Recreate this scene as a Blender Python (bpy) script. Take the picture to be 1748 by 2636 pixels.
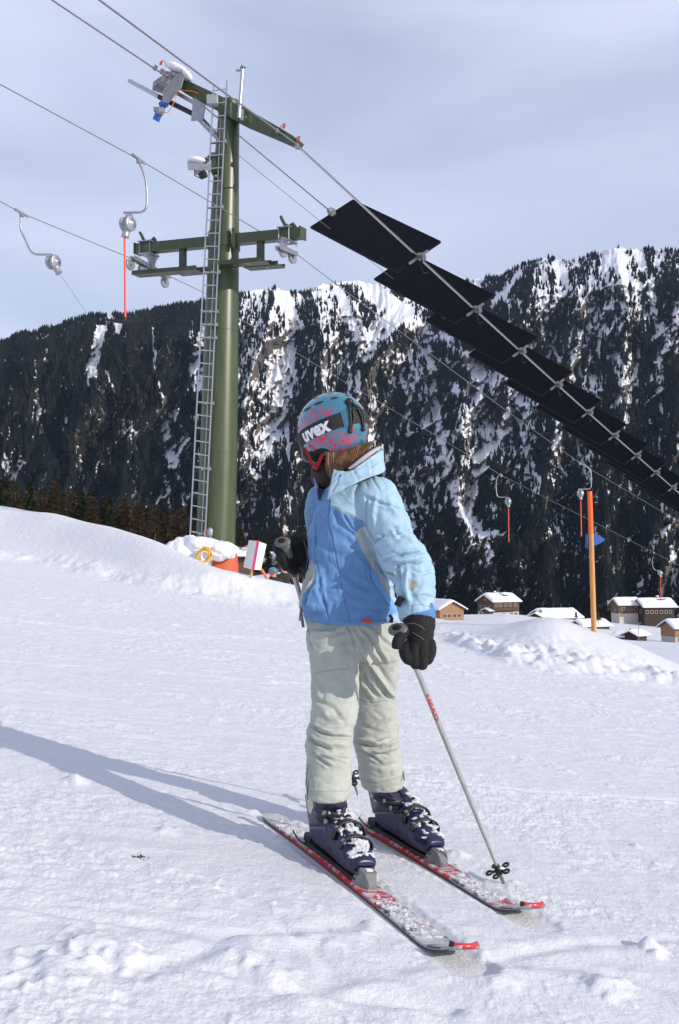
import bpy, math, random
import numpy as np
from mathutils import Vector, Matrix, Euler
random.seed(7)
for _o in list(bpy.data.objects):
    bpy.data.objects.remove(_o)
SC = bpy.context.scene
COL = SC.collection

# ---------------------------------------------------------------- camera, world, sun, exposure
F = 35.0 / 36.0 * 2636.0
PITCH = math.radians(2.95)
CAM_Z = 1.0
cam_d = bpy.data.cameras.new('camera')
cam_d.sensor_fit = 'VERTICAL'
cam_d.sensor_height = 36.0
cam_d.lens = 35.0
cam_d.clip_start = 0.05
cam_d.clip_end = 20000
cam = bpy.data.objects.new('camera', cam_d)
COL.objects.link(cam)
cam.location = (0, 0, CAM_Z)
cam.rotation_euler = (math.radians(90) + PITCH, 0, 0)
SC.camera = cam

SUN_EL = math.radians(21.0)
SUN_AZ = math.radians(122.0)          # clockwise from +Y
sunvec = Vector((math.sin(SUN_AZ) * math.cos(SUN_EL), math.cos(SUN_AZ) * math.cos(SUN_EL), math.sin(SUN_EL)))
sl = bpy.data.lights.new('sun', 'SUN')
sl.energy = 3.55
sl.angle = math.radians(0.5)
sl.color = (1.0, 0.92, 0.81)
sun = bpy.data.objects.new('sun', sl)
COL.objects.link(sun)
sun.rotation_euler = sunvec.to_track_quat('Z', 'Y').to_euler()

world = bpy.data.worlds.new("World")
SC.world = world
world.use_nodes = True
wt = world.node_tree
wt.nodes.clear()
def wn(t, **k):
    n = wt.nodes.new(t)
    for a, b in k.items():
        setattr(n, a, b)
    return n
w_out = wn('ShaderNodeOutputWorld')
w_bg = wn('ShaderNodeBackground')
w_bg.inputs['Strength'].default_value = 0.095
w_sky = wn('ShaderNodeTexSky', sky_type='NISHITA', sun_disc=False)
w_sky.sun_elevation = SUN_EL
w_sky.sun_rotation = SUN_AZ
w_sky.altitude = 1600
w_sky.air_density = 1.2
w_sky.dust_density = 0.6
w_sky.ozone_density = 1.2
w_tc = wn('ShaderNodeTexCoord')
w_map = wn('ShaderNodeMapping')
w_map.inputs['Scale'].default_value = (1.0, 1.0, 4.0)
w_map.inputs['Rotation'].default_value = (0.0, 0.10, 0.3)
w_n1 = wn('ShaderNodeTexNoise')
w_n1.inputs['Scale'].default_value = 2.1
w_n1.inputs['Detail'].default_value = 7
w_n1.inputs['Roughness'].default_value = 0.42
w_n1.inputs['Distortion'].default_value = 0.5
w_r = wn('ShaderNodeValToRGB')
w_r.color_ramp.elements[0].position = 0.33
w_r.color_ramp.elements[1].position = 0.68
w_r.color_ramp.elements[0].color = (0.55, 0.55, 0.55, 1)
w_r.color_ramp.elements[1].color = (0.95, 0.95, 0.95, 1)
w_mix = wn('ShaderNodeMix', data_type='RGBA')
w_mix.inputs[7].default_value = (7.1, 7.8, 10.0, 1)      # thin cirrus veil
wt.links.new(w_tc.outputs['Generated'], w_map.inputs['Vector'])
wt.links.new(w_map.outputs[0], w_n1.inputs['Vector'])
wt.links.new(w_n1.outputs['Fac'], w_r.inputs['Fac'])
wt.links.new(w_r.outputs['Color'], w_mix.inputs[0])
wt.links.new(w_sky.outputs['Color'], w_mix.inputs[6])
wt.links.new(w_mix.outputs[2], w_bg.inputs['Color'])
wt.links.new(w_bg.outputs[0], w_out.inputs['Surface'])

SC.view_settings.view_transform = 'Standard'
SC.view_settings.look = 'None'
SC.view_settings.exposure = 0.12
SC.view_settings.gamma = 1.0

# ---------------------------------------------------------------- authoring helpers
_ct, _st = math.cos(PITCH), math.sin(PITCH)
def at(px, py, Y):
    """world point seen at photo pixel (px, py) at forward distance Y"""
    xc = (px - 874.0) / F
    yc = -(py - 1318.0) / F
    dy = _ct - _st * yc
    dz = _st + _ct * yc
    return Vector((xc / dy * Y, Y, CAM_Z + dz / dy * Y))
def z_at(py, Y):
    yc = -(py - 1318.0) / F
    return CAM_Z + (_st + _ct * yc) / (_ct - _st * yc) * Y
def to_px(v):
    """photo pixel of world arrays (n,3)"""
    v = np.atleast_2d(np.asarray(v, float))
    x, y, z = v[:, 0], v[:, 1], v[:, 2] - CAM_Z
    d = y * _ct + z * _st
    u = -y * _st + z * _ct
    return 874 + F * x / d, 1318 - F * u / d

def _hash(ix, iy, seed):
    h = (ix.astype(np.int64) * 374761393 + iy.astype(np.int64) * 668265263 + seed * 974634777) & 0xFFFFFFFF
    h = ((h ^ (h >> 13)) * 1274126177) & 0xFFFFFFFF
    h = h ^ (h >> 16)
    return (h & 0xFFFF) / 65535.0
def noise2(x, y, seed=0):
    """gradient noise in about -1..1"""
    x = np.asarray(x, float); y = np.asarray(y, float)
    ix = np.floor(x); iy = np.floor(y)
    fx = x - ix; fy = y - iy
    u = fx * fx * fx * (fx * (fx * 6 - 15) + 10)
    v = fy * fy * fy * (fy * (fy * 6 - 15) + 10)
    def g(ax, ay, dx, dy):
        a = _hash(ax, ay, seed) * 2 * math.pi
        return np.cos(a) * dx + np.sin(a) * dy
    n00 = g(ix, iy, fx, fy); n10 = g(ix + 1, iy, fx - 1, fy)
    n01 = g(ix, iy + 1, fx, fy - 1); n11 = g(ix + 1, iy + 1, fx - 1, fy - 1)
    a = n00 + u * (n10 - n00); b = n01 + u * (n11 - n01)
    return (a + v * (b - a)) * 1.5
def fbm(x, y, octs=4, seed=0, gain=0.5):
    s = 0; a = 1.0; t = 0
    for k in range(octs):
        s = s + a * noise2(x * 2 ** k, y * 2 ** k, seed + k * 17); t += a; a *= gain
    return s / t
def sstep(a, b, x):
    t = np.clip((np.asarray(x, float) - a) / (b - a), 0, 1)
    return t * t * (3 - 2 * t)

# ---------------------------------------------------------------- materials
MATS = {}
def mat(name, col, rough=0.7, metal=0.0, spec=0.5, var=0.0, vscale=8.0, bump=0.0, bscale=40.0, coat=0.0, sheen=0.0, coords='Object', vstretch=(1, 1, 1), col2=None, trans=0.0):
    if name in MATS:
        return MATS[name]
    m = bpy.data.materials.new(name)
    m.use_nodes = True
    nt = m.node_tree
    b = nt.nodes['Principled BSDF']
    b.inputs['Base Color'].default_value = (*col, 1)
    b.inputs['Roughness'].default_value = rough
    b.inputs['Metallic'].default_value = metal
    b.inputs['Specular IOR Level'].default_value = spec
    b.inputs['Coat Weight'].default_value = coat
    b.inputs['Sheen Weight'].default_value = sheen
    b.inputs['Transmission Weight'].default_value = trans
    if var or bump or col2:
        tc = nt.nodes.new('ShaderNodeTexCoord')
        mp = nt.nodes.new('ShaderNodeMapping')
        mp.inputs['Scale'].default_value = vstretch
        nt.links.new(tc.outputs[coords], mp.inputs['Vector'])
    if var or col2:
        n = nt.nodes.new('ShaderNodeTexNoise')
        n.inputs['Scale'].default_value = vscale
        n.inputs['Detail'].default_value = 5
        n.inputs['Roughness'].default_value = 0.6
        nt.links.new(mp.outputs[0], n.inputs['Vector'])
        r = nt.nodes.new('ShaderNodeValToRGB')
        r.color_ramp.elements[0].position = 0.35
        r.color_ramp.elements[1].position = 0.65
        c2 = col2 if col2 else [min(1, c * (1 + var)) for c in col]
        c1 = col if col2 else [c * (1 - var) for c in col]
        r.color_ramp.elements[0].color = (*c1, 1)
        r.color_ramp.elements[1].color = (*c2, 1)
        nt.links.new(n.outputs['Fac'], r.inputs['Fac'])
        nt.links.new(r.outputs['Color'], b.inputs['Base Color'])
    if bump:
        n2 = nt.nodes.new('ShaderNodeTexNoise')
        n2.inputs['Scale'].default_value = bscale
        n2.inputs['Detail'].default_value = 4
        nt.links.new(mp.outputs[0], n2.inputs['Vector'])
        bp = nt.nodes.new('ShaderNodeBump')
        bp.inputs['Strength'].default_value = bump
        bp.inputs['Distance'].default_value = 0.01
        nt.links.new(n2.outputs['Fac'], bp.inputs['Height'])
        nt.links.new(bp.outputs[0], b.inputs['Normal'])
    MATS[name] = m
    return m

# ---------------------------------------------------------------- object helpers
def origin_of(o):
    v = Vector((0, 0, 0))
    while o is not None:
        v += o.location
        o = o.parent
    return v
def tag(o, label=None, cat=None, group=None, kind=None):
    if label: o['label'] = label
    if cat: o['category'] = cat
    if group: o['group'] = group
    if kind: o['kind'] = kind
    return o
def thing(name, label, cat, loc=(0, 0, 0), group=None):
    o = bpy.data.objects.new(name, None)
    COL.objects.link(o)
    o.location = loc
    o.empty_display_size = 0.2
    return tag(o, label, cat, group)
def link_mesh(name, me, m, parent=None):
    o = bpy.data.objects.new(name, me)
    COL.objects.link(o)
    for mm in (m if isinstance(m, (list, tuple)) else [m]):
        me.materials.append(mm)
    if parent is not None:
        o.parent = parent
    return o
def np_mesh(name, verts, quads=None, tris=None, smooth=True):
    me = bpy.data.meshes.new(name)
    verts = np.asarray(verts, np.float32)
    me.vertices.add(len(verts))
    me.vertices.foreach_set('co', verts.ravel())
    loops = []; starts = []; n = 0; tot = []
    if quads is not None and len(quads):
        q = np.asarray(quads, np.int32)
        loops.append(q.ravel()); starts.append(np.arange(len(q)) * 4 + n); tot.append(np.full(len(q), 4)); n += q.size
    if tris is not None and len(tris):
        t = np.asarray(tris, np.int32)
        loops.append(t.ravel()); starts.append(np.arange(len(t)) * 3 + n); tot.append(np.full(len(t), 3)); n += t.size
    loops = np.concatenate(loops); starts = np.concatenate(starts); tot = np.concatenate(tot)
    me.loops.add(len(loops)); me.loops.foreach_set('vertex_index', loops.astype(np.int32))
    me.polygons.add(len(starts))
    me.polygons.foreach_set('loop_start', starts.astype(np.int32))
    me.polygons.foreach_set('loop_total', tot.astype(np.int32))
    me.polygons.foreach_set('use_smooth', np.full(len(starts), smooth))
    me.update(calc_edges=True)
    me.validate()
    return me
def grid_quads(nr, nc, wrap=False):
    r = np.arange(nr - 1)[:, None]; c = np.arange(nc if wrap else nc - 1)[None, :]
    c2 = (c + 1) % nc
    a = r * nc + c; b = r * nc + c2; d = (r + 1) * nc + c; e = (r + 1) * nc + c2
    return np.stack([a, b, e, d], -1).reshape(-1, 4)
def attr(me, name, vals):
    a = me.attributes.new(name, 'FLOAT', 'POINT')
    a.data.foreach_set('value', np.asarray(vals, np.float32).ravel())
def cattr(me, name, vals):
    a = me.attributes.new(name, 'FLOAT_COLOR', 'POINT')
    v = np.asarray(vals, np.float32)
    if v.shape[1] == 3:
        v = np.concatenate([v, np.ones((len(v), 1), np.float32)], 1)
    a.data.foreach_set('color', v.ravel())

class MB:
    """collects shapes in WORLD coordinates; build() makes them one mesh object"""
    def __init__(s):
        s.v = []; s.f = []; s.sm = []
    def add(s, vs, fs, smooth=False):
        n = len(s.v)
        s.v += [Vector(v) for v in vs]
        s.f += [[i + n for i in f] for f in fs]
        s.sm += [smooth] * len(fs)
        return s
    def hexa(s, p):      # eight corners: bottom four ccw, top four ccw
        return s.add(p, [(3, 2, 1, 0), (4, 5, 6, 7), (0, 1, 5, 4), (1, 2, 6, 5), (2, 3, 7, 6), (3, 0, 4, 7)])
    def box(s, c, size, M=None, bev=0.0):
        """centre, full size, optional 3x3/4x4 orientation, bevel"""
        hx, hy, hz = size[0] / 2, size[1] / 2, size[2] / 2
        M = M.to_3x3() if M is not None else Matrix.Identity(3)
        c = Vector(c)
        if bev <= 0:
            p = [(-hx, -hy, -hz), (hx, -hy, -hz), (hx, hy, -hz), (-hx, hy, -hz), (-hx, -hy, hz), (hx, -hy, hz), (hx, hy, hz), (-hx, hy, hz)]
            return s.hexa([c + M @ Vector(q) for q in p])
        import bmesh
        bm = bmesh.new()
        bmesh.ops.create_cube(bm, size=1.0)
        for v in bm.verts:
            v.co = Vector((v.co.x * size[0], v.co.y * size[1], v.co.z * size[2]))
        bmesh.ops.bevel(bm, geom=bm.edges[:], offset=bev, segments=2, affect='EDGES', profile=0.5)
        bm.verts.index_update()
        vs = [c + M @ v.co for v in bm.verts]
        fs = [[v.index for v in f.verts] for f in bm.faces]
        bm.free()
        return s.add(vs, fs)
    def tube(s, pts, r, n=10, cap=True, smooth=True, closed=False):
        pts = [Vector(p) for p in pts]
        k = len(pts)
        rs = r if isinstance(r, (list, tuple)) else [r] * k
        up = None
        vs = []
        for i, p in enumerate(pts):
            if closed:
                t = pts[(i + 1) % k] - pts[i - 1]
            else:
                t = (pts[min(i + 1, k - 1)] - pts[max(i - 1, 0)])
            t.normalize()
            if up is None:
                up = t.orthogonal().normalized()
            else:
                up = (up - t * up.dot(t))
                if up.length < 1e-6: up = t.orthogonal()
                up.normalize()
            w = t.cross(up)
            for j in range(n):
                a = 2 * math.pi * j / n
                vs.append(p + (up * math.cos(a) + w * math.sin(a)) * rs[i])
        fs = []
        for i in range(k if closed else k - 1):
            i2 = (i + 1) % k
            for j in range(n):
                j2 = (j + 1) % n
                fs.append((i * n + j, i * n + j2, i2 * n + j2, i2 * n + j))
        s.add(vs, fs, smooth)
        if cap and not closed:
            s.add(vs[:n], [list(range(n))[::-1]]); s.add(vs[-n:], [list(range(n))])
        return s
    def cyl(s, a, b, r, n=16, r2=None):
        return s.tube([a, b], [r, r if r2 is None else r2], n=n)
    def bar(s, a, b, w, h, up=(0, 0, 1)):
        """rectangular beam from a to b, w sideways, h along up"""
        a = Vector(a); b = Vector(b); t = (b - a).normalized()
        u = Vector(up); u = (u - t * u.dot(t)).normalized(); q = t.cross(u)
        p = []
        for e in (a, b):
            p += [e - q * w / 2 - u * h / 2, e + q * w / 2 - u * h / 2, e + q * w / 2 + u * h / 2, e - q * w / 2 + u * h / 2]
        return s.hexa(p)
    def lathe(s, a, axis, prof, n=24, smooth=True):
        """prof = [(distance along axis, radius)...]"""
        a = Vector(a); ax = Vector(axis).normalized()
        return s.tube([a + ax * d for d, r in prof], [max(r, 1e-4) for d, r in prof], n=n, cap=True, smooth=smooth) if True else None
    def prism(s, poly, d0, d1):
        """poly: list of world points (one face), extruded along vector d0->d1"""
        k = len(poly); off0 = Vector(d0); off1 = Vector(d1)
        vs = [Vector(p) + off0 for p in poly] + [Vector(p) + off1 for p in poly]
        fs = [list(range(k))[::-1], list(range(k, 2 * k))]
        for i in range(k):
            j = (i + 1) % k
            fs.append((i, j, k + j, k + i))
        return s.add(vs, fs)
    def blob(s, c, r, n=12, seed=0, amp=0.25, M=None, sub=2):
        import bmesh
        bm = bmesh.new()
        bmesh.ops.create_icosphere(bm, subdivisions=sub, radius=1.0)
        rr = r if isinstance(r, (list, tuple, Vector)) else (r, r, r)
        bm.verts.index_update()
        vs = []
        P = np.array([v.co[:] for v in bm.verts])
        nz = fbm(P[:, 0] * 1.6 + P[:, 2] * .9 + seed * 3.1, P[:, 1] * 1.6 - P[:, 2] * 1.1 + seed, 3, seed)
        for v, q in zip(bm.verts, nz):
            k = 1 + amp * q
            w = Vector((v.co.x * rr[0] * k, v.co.y * rr[1] * k, v.co.z * rr[2] * k))
            if M is not None: w = M @ w
            vs.append(Vector(c) + w)
        fs = [[v.index for v in f.verts] for f in bm.faces]
        bm.free()
        return s.add(vs, fs, True)
    def mesh(s, name, org=Vector((0, 0, 0))):
        me = bpy.data.meshes.new(name)
        me.from_pydata([tuple(v - org) for v in s.v], [], s.f)
        me.polygons.foreach_set('use_smooth', s.sm)
        me.update()
        return me
    def build(s, name, m, parent=None, org=None):
        o = org if org is not None else (origin_of(parent) if parent is not None else Vector((0, 0, 0)))
        return link_mesh(name, s.mesh(name, o), m, parent)
def copy_tree(o, parent=None):
    c = o.copy()
    COL.objects.link(c)
    if parent is not None: c.parent = parent
    for ch in list(o.children):
        copy_tree(ch, c)
    return c

# ---------------------------------------------------------------- snow ground
PX = np.array([-1500, -600, 0, 130, 420, 560, 700, 780, 900, 1010, 1115, 1230, 1300, 1420, 1500, 1620, 1748, 2400, 3300], float)
E_ = np.array([20.5, 20.5, 20, 19.5, 18, 17.6, 17.7, 17.7, 17.4, 17.0, 16.5, 14.8, 13.9, 13.6, 13.7, 13.9, 14.2, 15, 15])
DC = np.array([30, 29, 24.5, 23, 20, 18.9, 19.2, 19.4, 19.4, 19.2, 19, 17.5, 16.8, 16.6, 16.6, 16.4, 16.2, 17, 17])
PC = np.array([1100, 1225, 1303, 1322, 1408, 1464, 1494, 1510, 1545, 1578, 1600, 1613, 1610, 1591, 1616, 1666, 1735, 1880, 2100.])
KD = np.array([45, 100, 160, 230, 300, 380, 600, 1000, 1600.])
KPX = np.array([-1500, -600, 0, 560, 720, 900, 1115, 1300, 1500, 1748, 2400, 3300.])
KZ = np.array([
 [6, 4, 0, -4, -8, -15, -60, -150, -300], [1.5, 1, 0, -4, -8, -15, -60, -150, -300], [-.5, -2, -5, -8, -12, -20, -60, -150, -300],
 [-.3, -1, -2, -4, -8, -16, -60, -150, -300], [-.3, 0, -.7, -3, -8, -16, -60, -150, -300], [-1, -4, -6, -8, -11, -18, -60, -150, -300],
 [-2.2, -6.5, -10.5, -13.0, -14.5, -20, -60, -150, -300], [-2.6, -7.6, -11.5, -13.4, -14, -20, -60, -150, -300],
 [-3.0, -8.2, -12.4, -15.8, -16, -22, -60, -150, -300], [-4, -9, -12.7, -17.2, -18, -24, -60, -150, -300],
 [-5, -11, -15, -19, -20, -26, -60, -150, -300], [-6, -12, -16, -20, -21, -27, -60, -150, -300.]])
def cubic(xk, yk, x):
    """monotone-ish cubic hermite through knots"""
    xk = np.asarray(xk); yk = np.asarray(yk)
    m = np.gradient(yk, xk)
    x = np.clip(x, xk[0], xk[-1])
    i = np.clip(np.searchsorted(xk, x) - 1, 0, len(xk) - 2)
    h = xk[i + 1] - xk[i]; t = (x - xk[i]) / h
    return ((2 * t ** 3 - 3 * t ** 2 + 1) * yk[i] + (t ** 3 - 2 * t ** 2 + t) * h * m[i] + (-2 * t ** 3 + 3 * t ** 2) * yk[i + 1] + (t ** 3 - t ** 2) * h * m[i + 1])
def ground(x, y, detail=True):
    x = np.atleast_1d(np.asarray(x, float)); y = np.atleast_1d(np.asarray(y, float))
    x, y = np.broadcast_arrays(x, y)
    ys = np.maximum(y, 1.0)
    px = 874 + F * x / ys
    pxc = np.clip(px, -1500, 3300)
    e = cubic(PX, E_, pxc); dc = cubic(PX, DC, pxc)
    zc = z_at(cubic(PX, PC, pxc), dc)
    plane = -0.154 * x
    # wandering bank edge
    e = e + 0.5 * noise2(x * .35, y * .12, 3)
    # far heights
    zf = np.zeros(x.shape)
    rows = [np.interp(pxc, KPX, KZ[:, k]) for k in range(len(KD))]
    zf = rows[-1].copy()
    for k in range(len(KD) - 1, 0, -1):
        t = np.clip((y - KD[k - 1]) / (KD[k] - KD[k - 1]), 0, 1)
        seg = rows[k - 1] + (rows[k] - rows[k - 1]) * t
        zf = np.where(y <= KD[k], seg, zf)
    zf = np.where(y < KD[0], rows[0], zf)
    rise = sstep(0, 1, (y - e) / (dc - e))
    z = plane + (zc - plane) * rise
    t = np.clip((y - dc) / (45 - dc), 0, 1)
    back = zc + (rows[0] - zc) * (t ** 0.75)
    back = zc + (back - zc) * sstep(0, .25, t) ** .6
    z = np.where(y > dc, back, z)
    z = np.where(y >= 45, zf, z)
    z = z - 1.5 * np.exp(-((x + 1.7) / 3.2) ** 2 - ((y - 28.0) / 3.0) ** 2)     # dip hidden behind the bank
    if detail:
        far = sstep(8, 24, y)
        near = 1 - sstep(30, 60, y)
        # fresh snow shapes on the banks
        bank = sstep(e + .2, e + 2.0, y) * near
        z = z + bank * (0.20 * fbm(x * .22 + 3, y * .30, 2, 11) + 0.035 * noise2(x * .7, y * .8, 5)) * (1 - 0.6 * sstep(1300, 1400, px) * (1 - sstep(1500, 1600, px)))
        edge = np.exp(-((y - e - .25) / .55) ** 2)
        z = z + edge * (0.13 + .13 * fbm(x * 1.1, y * 1.0, 2, 21) + .05 * fbm(x * 4, y * 3, 3, 23)) * (1 + .6 * noise2(x * .45, y * .3, 24))
        # churned lumps along the right bank
        rb = sstep(1080, 1200, px) * np.exp(-((y - e - .6) / .9) ** 2)
        z = z + rb * (.16 * np.abs(fbm(x * 2.1, y * 1.7, 3, 31)) + .05 * noise2(x * 7, y * 5, 33))
        # gentle meadow waves far off
        z = z + sstep(45, 90, y) * (.6 * fbm(x * .03, y * .03, 3, 41))
        # groomed and skied piste
        piste = 1 - sstep(-.4, .6, y - e)
        z = z + piste * (0.020 * fbm(x * .5 + y * .2, y * .55, 2, 51) + 0.004 * noise2(x * 2.2 + y * 1.1, y * 3.2, 53))
        lump = np.clip(fbm(x * 4.5, y * 6.0, 3, 61) - .05, 0, 1)
        patch = sstep(-.25, .35, fbm(x * .55, y * .9, 2, 63))
        z = z + piste * lump * (.010 + .022 * sstep(5, 12, y)) * (0.25 + patch)
        rough = sstep(-.15, .35, fbm(x * .8 + y * .4, y * 1.7, 3, 83))
        z = z + piste * (.0016 + .0125 * rough ** 1.5) * fbm(x * 13, y * 20, 4, 71, .68)
        stx = x * .9 + y * .25; sty = y - .12 * x
        z = z + piste * .0050 * fbm(stx * .9, sty * 7.5, 3, 81) * (.5 + sstep(-.2, .4, fbm(x * .4, y * .6, 2, 82)))
        # crumbs and clods scraped up by edges, strewn in streaks
        cl1 = np.clip(noise2(x * 24, y * 26, 73) - .42, 0, 1) * sstep(-.15, .45, fbm(x * 1.1 + y * .5, y * 2.2, 2, 74))
        z = z + piste * cl1 * .014
        cl2 = np.clip(noise2(x * 9, y * 15, 75) - .38, 0, 1) * sstep(-.1, .4, fbm(x * .5, y * 1.5, 2, 76))
        z = z + piste * cl2 * .014
    return z
CLODS = []
def gz(x, y, detail=False):
    return float(ground(x, y, detail)[0])

def line_dist(px, py, pts):
    best = np.full(px.shape, 1e9); tt = np.zeros(px.shape)
    n = len(pts) - 1
    for k in range(n):
        (x0, y0), (x1, y1) = pts[k], pts[k + 1]
        L2 = (x1 - x0) ** 2 + (y1 - y0) ** 2
        t = np.clip(((px - x0) * (x1 - x0) + (py - y0) * (y1 - y0)) / L2, 0, 1)
        d = np.hypot(px - (x0 + t * (x1 - x0)), py - (y0 + t * (y1 - y0)))
        tt = np.where(d < best, (k + t) / n, tt); best = np.minimum(best, d)
    return best, tt
_tracks = []        # (points, width, depth): ski tracks and scrapes, world xy
def trk(pts, w, d):
    q = []
    for px, py in pts:
        # intersect the piste plane z = -0.154 x
        a = at(px, py, 1.0); dx, dz = a.x, a.z - CAM_Z
        Y = -CAM_Z / (dz + .154 * dx)
        q.append((dx * Y, Y))
    _tracks.append((np.array(q), w, d))
for pts, w, d in [
    ([(0, 1905), (240, 1990), (470, 2085), (700, 2170)], .02, .008),
    ([(150, 1850), (480, 1915), (800, 2010)], .02, .008),
    ([(560, 2500), (800, 2560), (1150, 2600)], .03, .010),
    ([(0, 2330), (260, 2370), (560, 2410), (900, 2390)], .035, .010),
    ([(60, 2500), (200, 2520), (420, 2490), (560, 2430)], .04, .011),
    ([(0, 1590), (300, 1625), (760, 1650)], .05, .010),
    ([(0, 1700), (350, 1725), (800, 1760)], .04, .008),
    ([(1100, 1740), (1400, 1790), (1748, 1850)], .05, .010),
    ([(1050, 1860), (1400, 1900), (1748, 1990)], .04, .009),
    ([(1100, 2010), (1380, 2040), (1748, 2060)], .03, .008),
    ([(1180, 1700), (1420, 1745), (1748, 1790)], .05, .010),
    ([(0, 1770), (300, 1800), (620, 1880)], .025, .007),
    ([(350, 2200), (520, 2260), (700, 2360), (860, 2500)], .025, .006),
    ([(1240, 2480), (1500, 2440), (1748, 2420)], .03, .008),
    ([(700, 2560), (1100, 2480), (1500, 2500), (1748, 2560)], .04, .009),
]:
    trk(pts, w, d)
for px, py, r_, h_ in [(190, 2018, .035, .035), (176, 2020, .02, -.012), (1672, 2450, .03, .030), (1690, 2470, .025, .02), (1180, 2200, .03, .016), (640, 2475, .03, .02), (700, 2520, .05, .02), (240, 2440, .06, .022), (160, 2510, .08, .028), (330, 2470, .05, .02), (1560, 2560, .05, .03), (1500, 2240, .02, .012), (1290, 2545, .04, .02), (430, 2150, .03, .016), (860, 2440, .03, .014), (1460, 1990, .04, .016), (560, 1850, .03, .014), (1640, 2180, .03, .016)]:
    a = at(px, py, 1.0); Y_ = -CAM_Z / ((a.z - CAM_Z) + .154 * a.x)
    CLODS.append((a.x * Y_, Y_, r_, h_))
def track_height(x, y):
    out = np.zeros(x.shape)
    for cx_, cy_, r_, h_ in CLODS:
        d_ = np.hypot(x - cx_, (y - cy_)) / r_ * (1 + .45 * noise2(x * 28, y * 28, 85))
        out += h_ * np.exp(-d_ ** 2)
    for q, w, d in _tracks:
        best = np.full(x.shape, 1e9); sgn = np.zeros(x.shape)
        for (x0, y0), (x1, y1) in zip(q[:-1], q[1:]):
            L2 = (x1 - x0) ** 2 + (y1 - y0) ** 2
            t = np.clip(((x - x0) * (x1 - x0) + (y - y0) * (y1 - y0)) / L2, 0, 1)
            dd = np.hypot(x - (x0 + t * (x1 - x0)), y - (y0 + t * (y1 - y0)))
            s = np.sign((x - x0) * (y1 - y0) - (y - y0) * (x1 - x0))
            sgn = np.where(dd < best, s, sgn); best = np.minimum(best, dd)
        wob = 1 + .5 * noise2(x * 6, y * 6, 77)
        out += -d * np.exp(-(best / w) ** 2) * wob + d * .9 * np.exp(-((best - 1.8 * w) / (w)) ** 2) * (sgn > 0) * (.6 + noise2(x * 9, y * 9, 78))
    return out

def build_ground():
    yr = np.concatenate([np.linspace(-4, 1.3, 14), 1.5 * (13 / 1.5) ** np.linspace(0, 1, 760)[0:], 13 * (60 / 13.) ** np.linspace(0, 1, 420)[1:], 60 * (1700 / 60.) ** np.linspace(0, 1, 130)[1:]])
    core = np.linspace(-.37, .37, 760)
    left = -.37 - (np.linspace(0, 1, 60)[1:] ** 1.6) * 1.6
    s = np.concatenate([left[::-1], core, -left])
    Y, S = np.meshgrid(yr, s, indexing='ij')
    W = np.where(Y < 3, 3 + .25 * (Y - 3), Y)         # widen under the camera
    W = np.maximum(W, 1.2)
    X = S * W
    Z = ground(X.ravel(), Y.ravel()).reshape(X.shape)
    Z = Z + np.where(Y < 16, track_height(X, Y), 0)
    near_ = (Y > 2) & (Y < 5) & (np.abs(X) < 1.5)        # the snow packed flat beneath the skis
    xs_, ys_, zs_ = X[near_], Y[near_], Z[near_]
    for (pa, pb_) in (((700, 2106), (1200, 2494)), ((862, 2082), (1376, 2380))):
        ends = []
        for px, py in (pa, pb_):
            a = at(px, py, 1.0); Y_ = -CAM_Z / ((a.z - CAM_Z) + .154 * a.x); ends.append((a.x * Y_, Y_))
        q_, t_ = line_dist(xs_, ys_, ends)
        w_ = 1 - sstep(.055, .12, q_)
        zs_ = zs_ * (1 - w_) + (-.154 * xs_ - .003) * w_ + .006 * np.exp(-((q_ - .085) / .02) ** 2) * (1 + noise2(xs_ * 30, ys_ * 30, 86))
    Z[near_] = zs_
    me = np_mesh('snow_ground', np.stack([X, Y, Z], -1).reshape(-1, 3), grid_quads(len(yr), len(s)))
    return me
m_snow = bpy.data.materials.new('snow'); m_snow.use_nodes = True
nt = m_snow.node_tree; b = nt.nodes['Principled BSDF']
b.inputs['Base Color'].default_value = (.70, .70, .735, 1); b.inputs['Roughness'].default_value = .55
b.inputs['Specular IOR Level'].default_value = .25
tc = nt.nodes.new('ShaderNodeTexCoord')
def _noise(scale, det, rough=.6):
    n = nt.nodes.new('ShaderNodeTexNoise'); n.inputs['Scale'].default_value = scale; n.inputs['Detail'].default_value = det
    n.inputs['Roughness'].default_value = rough
    nt.links.new(tc.outputs['Object'], n.inputs['Vector']); return n
n1 = _noise(75, 5, .75); n2 = _noise(9, 4, .6)
add = nt.nodes.new('ShaderNodeMath'); add.operation = 'MULTIPLY_ADD'; add.inputs[1].default_value = 2.6
nt.links.new(n2.outputs['Fac'], add.inputs[0]); nt.links.new(n1.outputs['Fac'], add.inputs[2])
bp = nt.nodes.new('ShaderNodeBump'); bp.inputs['Strength'].default_value = .5; bp.inputs['Distance'].default_value = .02
nt.links.new(add.outputs[0], bp.inputs['Height']); nt.links.new(bp.outputs[0], b.inputs['Normal'])
MATS['snow'] = m_snow
m_snow_roof = mat('roof snow', (.80, .80, .83), .6, bump=.3, bscale=1.2)
g = link_mesh('snow_ground', build_ground(), m_snow)
tag(g, kind='structure')

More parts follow.
